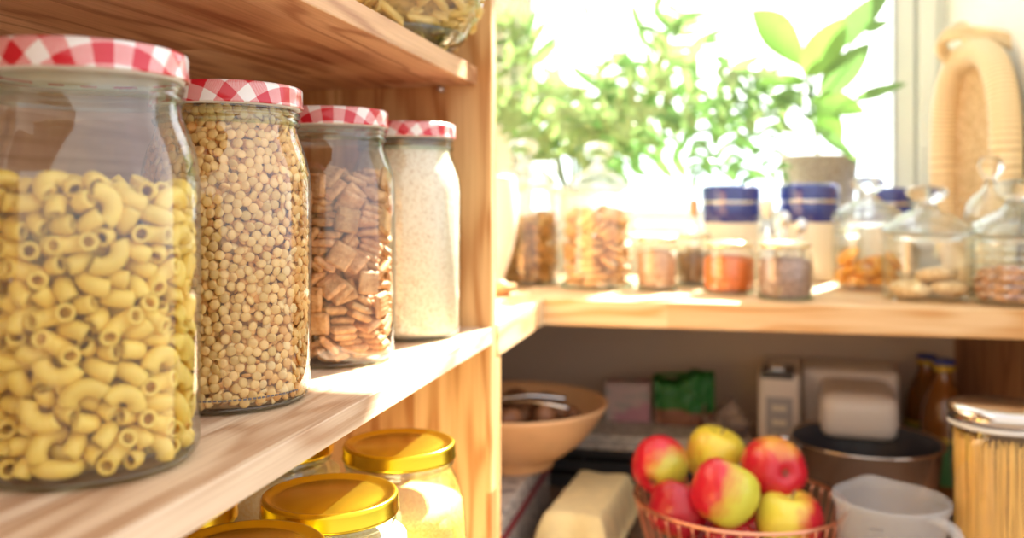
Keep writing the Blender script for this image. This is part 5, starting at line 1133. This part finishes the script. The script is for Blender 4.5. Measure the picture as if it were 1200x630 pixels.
tc = nn(nt, 'ShaderNodeTexCoord'); vo = nn(nt, 'ShaderNodeTexVoronoi'); vo.inputs['Scale'].default_value = 120; L(tc.outputs['Object'], vo.inputs['Vector'])
r = nn(nt, 'ShaderNodeValToRGB'); r.color_ramp.elements[0].color = (.84, .66, .42, 1); r.color_ramp.elements[1].color = (.60, .40, .20, 1); r.color_ramp.elements[1].position = .7
L(vo.outputs['Distance'], r.inputs[0]); L(r.outputs[0], b.inputs['Base Color']); b.inputs['Roughness'].default_value = .6
bp = nn(nt, 'ShaderNodeBump'); bp.invert = True; bp.inputs['Distance'].default_value = .003; bp.inputs['Strength'].default_value = .8; L(vo.outputs['Distance'], bp.inputs['Height']); L(bp.outputs[0], b.inputs['Normal'])
wv_.data.materials.clear(); wv_.data.materials.append(m)
hp = [at3(1215, 92, 1.46), at3(1175, 80, 1.50), at3(1135, 74, 1.53), at3(1110, 62, 1.54), at3(1104, 46, 1.53), at3(1118, 36, 1.51), at3(1150, 36, 1.49), at3(1185, 44, 1.46), at3(1215, 66, 1.43)]
for dz in (0, .010):
    hb = MB(); hb.tube([q + Vector((-.004 * (dz > 0), 0, -dz)) for q in bez(hp, 40)], .0072, 10)
    hn = hb.build('handle', M['rattan'], tr_); hn.matrix_parent_inverse = Matrix.Translation(-tr_.location)
wb_ = MB(); wb_.tube(bez([at3(1125, 30, 1.525), at3(1140, 50, 1.495), at3(1160, 80, 1.47), at3(1185, 100, 1.46)], 12), .016, 12, flat=.6); o = wb_.build('wrapping', M['rattan'], tr_); o.matrix_parent_inverse = Matrix.Translation(-tr_.location)

# ---------------------------------------------------------------- the shelf space below the counter
# printed tin box that carries the wooden bowl
def newsprint(name, base, ink, scale=90, pink=None):
    m, nt, b, out = new_mat(name); L = nt.links.new
    tc = nn(nt, 'ShaderNodeTexCoord'); mp = nn(nt, 'ShaderNodeMapping'); mp.inputs['Scale'].default_value = (1, 1, 3); L(tc.outputs['Object'], mp.inputs[0])
    n1 = nn(nt, 'ShaderNodeTexNoise'); n1.inputs['Scale'].default_value = scale; n1.inputs['Detail'].default_value = 3; L(mp.outputs[0], n1.inputs['Vector'])
    r = nn(nt, 'ShaderNodeValToRGB'); r.color_ramp.interpolation = 'LINEAR'; r.color_ramp.elements[0].position = .40; r.color_ramp.elements[1].position = .52
    r.color_ramp.elements[0].color = (*ink, 1); r.color_ramp.elements[1].color = (*base, 1); L(n1.outputs[0], r.inputs[0]); last = r.outputs[0]
    if pink:
        n2 = nn(nt, 'ShaderNodeTexNoise'); n2.inputs['Scale'].default_value = 14; L(tc.outputs['Object'], n2.inputs['Vector'])
        r2_ = nn(nt, 'ShaderNodeValToRGB'); r2_.color_ramp.elements[0].position = .5; r2_.color_ramp.elements[1].position = .58; L(n2.outputs[0], r2_.inputs[0])
        mx = nn(nt, 'ShaderNodeMixRGB'); mx.inputs[2].default_value = (*pink, 1); L(r2_.outputs[0], mx.inputs[0]); L(last, mx.inputs[1]); last = mx.outputs[0]
    L(last, b.inputs['Base Color']); b.inputs['Roughness'].default_value = .7
    return m
paper = newsprint('newsprint', (.62, .56, .50), (.30, .27, .26), 70)
tb = empty('storage_box', (-.42, 1.28, LT)); tag(tb, 'patterned cardboard box with a dark red stripe carrying the wooden bowl', 'box')
bxb = MB().box((-.15, -.165, 0), (.150, .165, .096)).build('body', newsprint('box_print', (.46, .42, .38), (.20, .19, .20), 60), tb, smooth=False, bevel=.003)
MB().box((-.1515, -.1665, .060), (.1515, .1665, .072)).build('stripe', plain('dark_red', (.24, .02, .04), .5), tb, smooth=False, bevel=.001)
MB().box((-.1525, -.1675, .082), (.1525, .1675, .1020)).build('box_lid', newsprint('box_lid_print', (.50, .46, .42), (.24, .22, .22), 48), tb, smooth=False, bevel=.002)
BZ = LT + .102
p = at(600, 1.36, BZ)
bw = empty('wooden_bowl', p); tag(bw, 'wide shallow wooden bowl full of brown figs standing on a patterned box', 'bowl')
bo = [(0, .006), (.045, .006), (.060, 0), (.064, .003), (.062, .012), (.080, .020), (.105, .040), (.128, .066), (.143, .090), (.1455, .0955), (.1435, .0975), (.139, .092), (.123, .070), (.100, .046), (.075, .028), (.040, .018), (0, .016)]
MB().lathe(bo, 96).build('bowl_body', M['bowl_wood'], bw)
def fig_mesh(seed):
    gg = random.Random(seed); bm = bmesh.new(); bmesh.ops.create_icosphere(bm, subdivisions=3, radius=1); ph = gg.uniform(0, 6)
    for v in bm.verts:
        n = v.co.copy(); k = 1 + .05 * math.sin(9 * n.x + ph) + .05 * math.sin(8 * n.y + 5 * n.z); v.co = Vector((.021 * n.x * k, .019 * n.y * k, .0175 * n.z * k))
    me = bpy.data.meshes.new('fig'); bm.to_mesh(me); bm.free(); return me
fm = fig_mesh(3); fm.materials.append(plain('fig_brown', (.34, .14, .06), .5, noise=.4, nscale=40, vary=.35, bump=.4, bscale=150))
pts = []; gg = random.Random(8)
for ring, (rr, zz, cnt) in enumerate(((.094, .064, 14), (.056, .050, 8), (.014, .040, 2), (.068, .082, 8), (.026, .076, 3))):
    for k in range(cnt):
        a = 2 * math.pi * (k + .4 * ring) / cnt + gg.uniform(-.06, .06)
        q = Quaternion([gg.gauss(0, 1) for _ in range(4)]); q.normalize()
        pts.append((rr * math.cos(a), rr * math.sin(a), zz + gg.uniform(-.003, .003), q.w, q.x, q.y, q.z))
place_pile('dried_fig', fm, p, pts, 'brown wrinkled dried fig heaped in the wide wooden bowl', 'fig', 'dried figs in the wooden bowl')
def arm(mb, a, b_, w=.008):
    a, b_ = Vector(a), Vector(b_); mid = (a + b_) / 2 + Vector((0, 0, .006)); mb.tube(bez([a, mid, b_], 14), [w * (.55 + .45 * i / 14) for i in range(15)], 12, flat=.45)
nc = empty('nutcracker', p + Vector((.030, -.020, .098))); tag(nc, 'shiny steel nutcracker with two arms lying on the figs', 'nutcracker')
A1 = MB(); arm(A1, (-.055, -.012, .004), (.052, .020, .006)); A1.build('arm', M['steel_bright'], nc)
A2 = MB(); arm(A2, (-.050, -.022, .002), (.062, -.014, .000)); A2.build('arm', M['steel_bright'], nc)
MB().lathe([(0, -.007), (.007, -.006), (.007, .006), (0, .007)], 20, (-.056, -.017, .003)).build('hinge', M['steel_bright'], nc)

# low dark crate with newspapers, behind the egg carton
q = at(735, 1.66, LT)
cr = empty('dark_crate', (q.x, q.y, LT), R_(0)); tag(cr, 'low black slatted crate standing against the back wall under newspapers', 'crate')
blk = plain('black_plastic', (.03, .03, .035), .5)
bx = MB()
for z in (.004, .030, .056): bx.box((-.19, -.115, z), (.17, -.109, z + .018)); bx.box((-.19, .109, z), (.17, .115, z + .018))
for x in (-.19, -.07, .05, .164): bx.box((x, -.108, .0), (x + .006, .108, .074))
bx.build('body', blk, cr, smooth=False)
MB().box((-.19, -.116, 0), (.17, .116, .0035)).build('base', blk, cr, smooth=False)
zs = LT + .0745
cols = [((.66, .60, .54), 'folded newspaper lying directly on the black crate, lowest of its stack'), ((.58, .54, .50), 'folded newspaper in the middle of the stack on the crate'), ((.66, .62, .56), 'folded newspaper on top of the stack on the crate')]
for k, (c_, lab) in enumerate(cols):
    mb = MB(); h = .0075
    mb.box((-.19 + .006 * k, -.135 + .004 * k, 0), (.165, .11, h)); 
    o = mb.build('newspaper', newsprint('newsprint_sheet', c_, tuple(x * .5 for x in c_), 60 + 9 * k), None, smooth=False, bevel=.0028); o.location = (q.x, q.y, zs); o.rotation_euler = (0, 0, .015 * (k - 1)); tag(o, lab, 'newspaper', 'newspapers on the black crate'); zs += h + .0003
# boxed packet, green bag, crumpled paper on the newspapers
def packet(px, d, w, dep, h, rot, mat, name, lab, cat):
    pq = at(px, d, zs); mb = MB().box((-w / 2, -dep / 2, 0), (w / 2, dep / 2, h)); o = mb.build(name, mat, None, smooth=False, bevel=.002); o.location = pq; o.rotation_euler = (0, 0, rot); tag(o, lab, cat); return o
packet(735, 1.66, .082, .05, .070, .10, newsprint('packet_print', (.58, .44, .42), (.36, .36, .34), 30, pink=(.52, .26, .32)), 'paper_packet', 'pinkish printed paper packet standing between the bowl and the green bag', 'packet')
pq = at(801, 1.64, zs); gb = empty('nut_bag', pq, .1); tag(gb, 'bag with brown base and puckered bright green top behind the apples', 'bag')
bm = bmesh.new(); bmesh.ops.create_cube(bm, size=1); bmesh.ops.subdivide_edges(bm, edges=bm.edges, cuts=14, use_grid_fill=True)
for v in bm.verts:
    x, y, z = v.co; r_ = 1 - .35 * (abs(y * 2) ** 3) * (abs(x * 2) ** 2)
    top = z + .5
    bul = 1 - .5 * max(0, top - .55)
    v.co = Vector((x * .104 * (1 + .05 * top), y * .066 * bul * r_, top * (.080 + .020 * x + .006 * math.sin(x * 9)) + top * .004 * math.sin(x * 30 + y * 20)))
    if top < .02: v.co.z = 0
me = bpy.data.meshes.new('bag'); bm.to_mesh(me); bm.free()
m, nt, b, out = new_mat('bag_green_brown'); L = nt.links.new
tc = nn(nt, 'ShaderNodeTexCoord'); sp = nn(nt, 'ShaderNodeSeparateXYZ'); L(tc.outputs['Object'], sp.inputs[0]); no = nn(nt, 'ShaderNodeTexNoise'); no.inputs['Scale'].default_value = 22; L(tc.outputs['Object'], no.inputs['Vector'])
ad = nn(nt, 'ShaderNodeMath', operation='MULTIPLY_ADD'); ad.inputs[1].default_value = .03; L(no.outputs[0], ad.inputs[0]); L(sp.outputs['Z'], ad.inputs[2])
gt = nn(nt, 'ShaderNodeMath', operation='GREATER_THAN'); gt.inputs[1].default_value = .041; L(ad.outputs[0], gt.inputs[0])
mx = nn(nt, 'ShaderNodeMixRGB'); mx.inputs[1].default_value = (.30, .12, .07, 1); mx.inputs[2].default_value = (.015, .17, .02, 1); L(gt.outputs[0], mx.inputs[0]); L(mx.outputs[0], b.inputs['Base Color'])
b.inputs['Roughness'].default_value = .38
bp = nn(nt, 'ShaderNodeBump'); bp.inputs['Distance'].default_value = .012; n3 = nn(nt, 'ShaderNodeTexNoise'); n3.inputs['Scale'].default_value = 45; L(tc.outputs['Object'], n3.inputs['Vector']); L(n3.outputs[0], bp.inputs['Height']); L(bp.outputs[0], b.inputs['Normal'])
link('body', me, m, gb, True)
tie = MB().tube([(-.052, -.0005, .084), (-.02, -.004, .0865), (.02, -.004, .089), (.055, 0, .091)], .003, 8).build('seam', plain('seam_green', (.02, .18, .02), .5), gb)
pq = at(852, 1.60, LT); cp_ = empty('paper_bag', pq, .3); tag(cp_, 'crumpled grey paper bag standing between the green bag and the mixer', 'bag')
bm = bmesh.new(); bmesh.ops.create_cube(bm, size=1); bmesh.ops.subdivide_edges(bm, edges=bm.edges, cuts=8, use_grid_fill=True)
for v in bm.verts:
    x, y, z = v.co; t_ = z + .5; v.co = Vector((x * .060 * (1 + .5 * t_ ** 2), y * .055 * (1 - .75 * t_), t_ * (.130 + .022 * math.sin(9 * x + 1)) + .0)) + Vector((.006 * math.sin(31 * x + 17 * t_), .008 * math.sin(23 * t_ + 19 * x), 0))
me = bpy.data.meshes.new('pbag'); bm.to_mesh(me); bm.free(); link('body', me, newsprint('paper_bag_print', (.46, .36, .30), (.20, .13, .12), 26), cp_)

# egg carton
ec0 = at(665, 1.16, LT); ec1 = at(716, 1.42, LT); ed = (ec1 - ec0); EL = .25; erot = math.atan2(ed.y, ed.x) - math.pi / 2
ec = empty('egg_carton', (ec0.x, ec0.y, LT), erot); tag(ec, 'closed cream pulp egg carton lying lengthwise beside the apple basket', 'egg carton')
def carton_half(H, flat, z0, sgn):
    nx, ny = 44, 96; v = []; f = []; W = .056
    for j in range(ny + 1):
        for i in range(nx + 1):
            x = -W + 2 * W * i / nx; y = EL * j / ny
            dx = W - abs(x); dy = min(y, EL - y)
            sc_x = .0045 * (.5 + .5 * math.cos(2 * math.pi * (y - EL / 10) / (EL / 5)) ) ; sc_y = .0060 * (.5 + .5 * math.cos(2 * math.pi * (x - W / 2) / W))
            ex = (dx - .004 - .010 * (1 - sc_x / .0045)* .12) / flat; ey = (dy - .004 - .012 * (1 - sc_y / .0060) * .6) / (flat * 1.5)
            s = min(max(ex, 0), 1); s2 = min(max(ey, 0), 1); s = math.sin(s * math.pi / 2) ** .8; s2 = math.sin(s2 * math.pi / 2) ** .8
            v.append((x, y, z0 + sgn * H * min(s, s2)))
    for j in range(ny):
        for i in range(nx):
            a = j * (nx + 1) + i; f.append((a, a + 1, a + nx + 2, a + nx + 1))
    return MB().add(v, f)
pulp = plain('pulp_cream', (.92, .76, .40), .9, noise=.10, nscale=60, bump=.5, bscale=700)
def solid(o, th=.0022):
    md = o.modifiers.new('thickness', 'SOLIDIFY'); md.thickness = th; md.offset = -1
solid(carton_half(.050, .018, .0370, 1).build('carton_lid', pulp, ec)); 
carton_half(.0330, .016, .0340, -1).build('tray', pulp, ec)

# apples in a copper wire basket
BC = at(865, 1.145, LT); BRZ = .123
bk = empty('wire_basket', BC); tag(bk, 'round copper wire basket heaped with apples', 'basket')
M['copper'] = plain('copper', (.90, .42, .27), .28, metal=1)
def ring(mb, r, z, tr, n=80): mb.tube([(r * math.cos(2 * math.pi * i / n), r * math.sin(2 * math.pi * i / n), z) for i in range(n)], tr, 8, closed=True)
mb = MB(); ring(mb, .131, BRZ, .0024); mb.build('rim', M['copper'], bk)
mb = MB(); ring(mb, .060, .002, .002); mb.build('base_ring', M['copper'], bk)
wsrc = None
for i in range(44):
    a = 2 * math.pi * i / 44
    if wsrc is None:
        prof = bez([(.0, 0, .0035), (.060, 0, .0035), (.092, 0, .020), (.115, 0, .060), (.131, 0, BRZ)], 16)
        wsrc = MB().tube(prof, .0012, 6).build('wire', M['copper'], bk); wo_ = wsrc
    else:
        wo_ = wsrc.copy(); C.objects.link(wo_); wo_.parent = bk
    wo_.rotation_euler = (0, 0, a)
def apple_mat(name, red, green, amount, ax, sub=.15):
    """green-yellow skin with a streaked red blush on the side that ax points to"""
    m, nt, b, out = new_mat(name); L = nt.links.new
    tc = nn(nt, 'ShaderNodeTexCoord'); dt = nn(nt, 'ShaderNodeVectorMath', operation='DOT_PRODUCT'); dt.inputs[1].default_value = tuple(Vector(ax).normalized() / .037)
    L(tc.outputs['Object'], dt.inputs[0])
    n1 = nn(nt, 'ShaderNodeTexNoise'); n1.inputs['Scale'].default_value = 28; n1.inputs['Detail'].default_value = 4; L(tc.outputs['Object'], n1.inputs['Vector'])
    sp = nn(nt, 'ShaderNodeSeparateXYZ'); L(tc.outputs['Object'], sp.inputs[0]); at2 = nn(nt, 'ShaderNodeMath', operation='ARCTAN2'); L(sp.outputs[0], at2.inputs[0]); L(sp.outputs[1], at2.inputs[1])
    cx_ = nn(nt, 'ShaderNodeCombineXYZ'); L(at2.outputs[0], cx_.inputs[0]); n2 = nn(nt, 'ShaderNodeTexNoise'); n2.inputs['Scale'].default_value = 9; n2.inputs['Detail'].default_value = 5; L(cx_.outputs[0], n2.inputs['Vector'])
    a1 = nn(nt, 'ShaderNodeMath', operation='MULTIPLY_ADD'); a1.inputs[1].default_value = 1.1; L(n1.outputs[0], a1.inputs[0]); L(dt.outputs['Value'], a1.inputs[2])
    a2 = nn(nt, 'ShaderNodeMath', operation='MULTIPLY_ADD'); a2.inputs[1].default_value = .7; L(n2.outputs[0], a2.inputs[0]); L(a1.outputs[0], a2.inputs[2])
    r = nn(nt, 'ShaderNodeValToRGB'); L(a2.outputs[0], mrp(nt, r, .9 - amount - .25, .9 - amount + .55))
    e = r.color_ramp.elements; e[0].position = 0; e[0].color = (*green, 1); e[1].position = .8; e[1].color = (*red, 1)
    k = e.new(.40); k.color = (*[g_ * .45 + r_ * .55 for g_, r_ in zip(green, red)], 1)
    L(r.outputs[0], b.inputs['Base Color']); b.inputs['Roughness'].default_value = .30; b.inputs['Coat Weight'].default_value = .25; b.inputs['Coat Roughness'].default_value = .2
    return m
def mrp(nt, r, a, b_):
    m_ = nn(nt, 'ShaderNodeMapRange'); m_.inputs[1].default_value = a; m_.inputs[2].default_value = b_; nt.links.new(m_.outputs[0], r.inputs[0]); return m_.inputs[0]
def apple_prof(k=1.0):
    return [(0, .0215), (.0025, .0225), (.0060, .0275), (.0120, .0316), (.0220, .0318), (.0305, .0255), (.0355, .0155), (.0372, .0040), (.0362, -.0075), (.0325, -.0185), (.0265, -.0275), (.0190, -.0330), (.0120, -.0342), (.0060, -.0325), (.0030, -.0295), (0, -.0285)]
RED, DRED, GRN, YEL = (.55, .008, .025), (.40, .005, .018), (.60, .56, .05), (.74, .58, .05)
def apple(px, py, d, R, rot, amount, ax, green, label, red=RED):
    o = MB().lathe([(r_ * R / .037, z_ * R / .037) for r_, z_ in apple_prof()], 48)
    o.v = [(x * (1 + .03 * math.sin(5 * math.atan2(y, x)) * (z < -.01)), y * (1 + .03 * math.sin(5 * math.atan2(y, x)) * (z < -.01)), z) for x, y, z in o.v]
    a_ = o.build('apple', apple_mat('apple_skin', red, green, amount, ax)); a_.location = at3(px, py, d); a_.rotation_euler = rot; tag(a_, label, 'apple', 'apples heaped in the copper basket')
    k = R / .037
    MB().tube([(0, 0, .019 * k), (.001, .001, .028 * k), (.004, .002, .037 * k)], [.0013, .0011, .0017], 8).build('stem', plain('apple_stem', (.22, .13, .06), .7), a_)
    cal = MB()
    for i in range(5):
        an = 2 * math.pi * i / 5; cal.tube([(.0015 * math.cos(an), .0015 * math.sin(an), -.0270 * k), (.0042 * math.cos(an), .0042 * math.sin(an), -.0300 * k), (.0030 * math.cos(an), .0030 * math.sin(an), -.0335 * k)], [.0016, .0014, .0005], 6)
    cal.build('calyx', bpy.data.materials['apple_stem'], a_)
apple(773, 545, 1.150, .0355, (R_(-62), R_(8), R_(-12)), .62, (-1, .2, .5), (.50, .48, .05), 'red apple with a green right side, at the upper left of the heap')
apple(838, 533, 1.200, .0385, (R_(10), R_(12), R_(40)), -1.1, (-1, 0, .3), YEL, 'plain yellow apple at the very top back of the heap')
apple(849, 577, 1.075, .0400, (R_(-14), R_(28), R_(10)), -.30, (-1, -.25, -.1), (.62, .60, .06), 'green-yellow apple with a red left cheek in the centre of the heap')
apple(907, 549, 1.125, .0400, (R_(-98), R_(0), R_(20)), 1.1, (0, 1, .3), (.70, .42, .06), 'big all-red apple at the upper right, its blossom end facing out')
apple(925, 612, 1.085, .0400, (R_(4), R_(4), R_(0)), -.35, (1, -.1, -.1), (.78, .64, .07), 'yellow apple with an orange-red right cheek and upright stem')
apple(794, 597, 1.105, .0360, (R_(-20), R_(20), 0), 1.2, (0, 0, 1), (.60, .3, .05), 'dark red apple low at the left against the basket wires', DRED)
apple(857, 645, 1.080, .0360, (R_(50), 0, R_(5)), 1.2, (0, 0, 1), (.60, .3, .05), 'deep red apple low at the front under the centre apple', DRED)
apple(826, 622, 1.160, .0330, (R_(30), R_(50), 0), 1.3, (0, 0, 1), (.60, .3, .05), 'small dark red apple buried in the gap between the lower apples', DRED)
apple(885, 625, 1.180, .0370, (R_(20), R_(-20), 0), .6, (0, 0, 1), GRN, 'half-hidden apple buried behind the front yellow apple')

# white stand mixer with its steel bowl
white = plain('mixer_white', (.92, .82, .74), .32, coat=.3)
mp_ = at(975, 1.60, LT); mxr = empty('stand_mixer', mp_, YAW * 0 + R_(-6)); tag(mxr, 'white stand mixer with its head lowered over a dark-lined bowl', 'mixer')
def rbox(a, b_, bev, name, mat, par): return MB().box(a, b_).build(name, mat, par, smooth=True, bevel=bev)
rbox((-.122, -.10, 0), (-.052, .10, .205), .010, 'control_column', white, mxr)
rbox((-.117, -.1015, .196), (-.062, -.02, .2085), .003, 'top_switch', plain('dark_grey', (.10, .09, .09), .4), mxr)
rbox((-.105, -.085, .204), (-.078, -.045, .2130), .004, 'speed_knob', M['steel_bright'], mxr)
rbox((-.108, -.1025, .050), (-.064, -.1000, .165), .001, 'control_panel', plain('panel_grey', (.44, .42, .42), .4), mxr)
for k in range(4): rbox((-.098, -.1050, .070 + k * .024), (-.074, -.1022, .080 + k * .024), .001, 'button', M['cream_glaze'], mxr)
rbox((-.050, -.02, 0), (.110, .10, .205), .014, 'tower', white, mxr)
rbox((-.022, -.185, .120), (.098, -.015, .194), .026, 'mixing_head', white, mxr)
bp_ = at(1014, 1.345, LT); mb_ = empty('mixing_bowl', bp_); tag(mb_, 'wide steel mixing bowl with dark inside under the mixer head', 'bowl')
MB().lathe([(0, .001), (.060, 0), (.070, .004), (.088, .04), (.100, .085), (.1065, .140), (.1110, .1425), (.1120, .1450), (.1100, .1465), (.1050, .1440)], 80).build('outer_wall', plain('steel_brushed', (.70, .62, .56), .22, metal=1), mb_)
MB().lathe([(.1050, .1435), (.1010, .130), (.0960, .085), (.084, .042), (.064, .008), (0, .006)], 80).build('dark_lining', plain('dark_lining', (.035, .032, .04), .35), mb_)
MB().tube(bez([(-.108, .0, .138), (-.130, .0, .136), (-.132, .0, .112), (-.103, .0, .108)], 12), .0045, 10).build('handle', M['steel_bright'], mb_)

# oil bottles
def bottle(px, d, h, label, r=.036):
    pq = at(px, d, LT); t = empty('oil_bottle', pq); tag(t, label, 'bottle', 'amber oil bottles with blue caps')
    m_ = bpy.data.materials.get('amber_oil') or plain('amber_oil', (.26, .09, .015), .12, coat=.6)
    MB().lathe([(0, .003), (r * .85, 0), (r, .006), (r, h * .55), (r * .92, h * .66), (r * .60, h * .79), (r * .40, h * .86), (r * .36, h * .93)], 40).build('body', m_, t)
    MB().lathe([(r * 1.012, h * .14), (r * 1.02, h * .145), (r * 1.02, h * .44), (r * 1.012, h * .445)], 40).build('label', bpy.data.materials.get('label_green') or plain('label_green', (.06, .20, .05), .5), t)
    MB().lathe([(r * 1.022, h * .44), (r * 1.03, h * .445), (r * 1.03, h * .47), (r * 1.022, h * .475)], 40).build('label_border', bpy.data.materials.get('label_yellow') or plain('label_yellow', (.74, .50, .05), .5), t)
    MB().lathe([(r * .40, h * .92), (r * .46, h * .925), (r * .46, h * .965), (r * .40, h * .97)], 32).build('cap_collar', bpy.data.materials['label_yellow'], t)
    MB().lathe([(r * .42, h * .965), (r * .48, h * .968), (r * .48, h * .996), (r * .42, h), (0, h)], 32).build('cap', bpy.data.materials.get('cap_blue') or plain('cap_blue', (.03, .06, .40), .35), t)
bottle(1086, 1.63, .222, 'amber oil bottle with blue cap, standing behind its twin')
bottle(1106, 1.50, .236, 'amber oil bottle with blue cap, standing in front of its twin')

# translucent measuring jug
jp = at(1044, 1.035, LT); ju = empty('measuring_jug', jp, R_(-50)); ju.scale = (1, 1, .955); tag(ju, 'cloudy plastic measuring jug between the apples and the spaghetti jar', 'jug')
m, nt, b, out = new_mat('cloudy_plastic'); L = nt.links.new
b.inputs['Base Color'].default_value = (.70, .68, .68, 1); b.inputs['Roughness'].default_value = .35
tr = nn(nt, 'ShaderNodeBsdfTransparent'); tr.inputs[0].default_value = (.92, .91, .9, 1); ms_ = nn(nt, 'ShaderNodeMixShader'); ms_.inputs[0].default_value = .27
L(b.outputs[0], ms_.inputs[2]); L(tr.outputs[0], ms_.inputs[1]); L(ms_.outputs[0], out.inputs[0])
cloudy = m
jb = MB().lathe([(0, .003), (.046, .003), (.050, 0), (.0525, .004), (.0610, .155), (.0640, .158), (.0650, .1655), (.0635, .1675), (.0600, .1665), (.0590, .155), (.0505, .006), (0, .006)], 72)
vv = []
for x, y, z in jb.v:      # pouring lip
    a = math.atan2(y, x); k = math.exp(-((a - R_(150)) / .28) ** 2) * max(0, (z - .12) / .048) ** 2
    vv.append((x * (1 + .16 * k), y * (1 + .16 * k), z + .003 * k))
jb.v = vv; jb.build('jug_body', cloudy, ju)
MB().tube(bez([(.060, -.006, .158), (.085, -.010, .160), (.100, -.012, .140), (.098, -.012, .09), (.080, -.010, .045), (.0560, -.006, .035)], 26), .0075, 12, flat=.7).build('handle', cloudy, ju)
mk = MB()
def jr(z): return .0525 + (.0610 - .0525) * (z - .004) / .151 + .0004
for k in range(11):
    z = .030 + k * .0115
    for i in range(9 if k % 2 == 0 else 5):
        a = R_(-72 + i * 1.6); a2 = R_(-72 + (i + 1) * 1.6); r0 = jr(z)
        mk.add([(r0 * math.cos(a), r0 * math.sin(a), z), (r0 * math.cos(a2), r0 * math.sin(a2), z), (r0 * math.cos(a2), r0 * math.sin(a2), z + .0012), (r0 * math.cos(a), r0 * math.sin(a), z + .0012)], [(0, 1, 2, 3)])
mk.build('scale_marks', plain('mark_grey', (.16, .15, .16), .5), ju, smooth=False)

# tall jar of spaghetti
sp_ = at(1173, 1.02, LT); sj = empty('spaghetti_jar', sp_); tag(sj, 'tall waisted glass jar of spaghetti with a polished steel lid', 'jar')
sprof = [(0, .004), (.044, .004), (.050, 0), (.0530, .006), (.0535, .040), (.0515, .085), (.0490, .125), (.0500, .165), (.0530, .218), (.0545, .240), (.0535, .252)]
MB().lathe(sprof, 72).build('glass_body', M['glass'], sj)
l = MB().lathe([(0, .0185), (.046, .0185), (.0525, .0170), (.0560, .0135), (.0565, .0060), (.0555, 0), (.0540, .0005)], 80).build('lid', plain('lid_steel', (.62, .56, .52), .16, metal=1), sj); l.location = (0, 0, .252)
MB().lathe([(.0538, .246), (.0555, .2472), (.0555, .2512), (.0538, .252)], 72).build('seal', plain('seal_clear', (.70, .66, .62), .3), sj)
gs = random.Random(5)
smt = plain('spaghetti_gold', (.88, .50, .11), .45, vary=.14)
def srad(z):
    for (ra, za), (rb, zb) in zip(sprof[2:], sprof[3:]):
        if za <= z <= zb: return ra + (rb - ra) * (z - za) / (zb - za)
    return .05
for i in range(200):
    if i < 150: a = R_(-200 + 240 * i / 150 + gs.uniform(-.6, .6)); inset = .0022 + gs.uniform(0, .0012)
    else: a = gs.uniform(R_(-190), R_(40)); inset = .0055
    tw = gs.uniform(-.14, .14); top = gs.uniform(.228, .240)
    path = []
    for k in range(9):
        z = .006 + (top - .006) * k / 8; aa = a + tw * (k / 8 - .5); r_ = min(.0500, srad(z)) - inset - (.0012 if k % 3 == 0 else 0)
        path.append((r_ * math.cos(aa), r_ * math.sin(aa), z))
    o = MB().tube(path, .00095, 6).build('spaghetti_strand', smt); o.location = sp_; tag(o, 'golden strand of spaghetti standing upright in the tall waisted jar', 'spaghetti', 'spaghetti strands in the tall jar')
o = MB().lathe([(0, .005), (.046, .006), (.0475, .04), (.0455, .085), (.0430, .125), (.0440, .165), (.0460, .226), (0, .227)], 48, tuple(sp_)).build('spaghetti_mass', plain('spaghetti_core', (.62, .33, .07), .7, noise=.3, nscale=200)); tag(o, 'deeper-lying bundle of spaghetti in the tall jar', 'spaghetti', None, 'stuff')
# small round lid lying low beside the support panel
q = at(598, 1.035, LT); mb = MB().lathe([(0, 0), (.028, 0), (.030, .003), (.030, .012), (.027, .015), (0, .015)], 40, tuple(q)).build('round_tin', plain('tin_pale', (.50, .42, .36), .4)); tag(mb, 'small pale round tin on the lower shelf beside the support panel', 'tin')
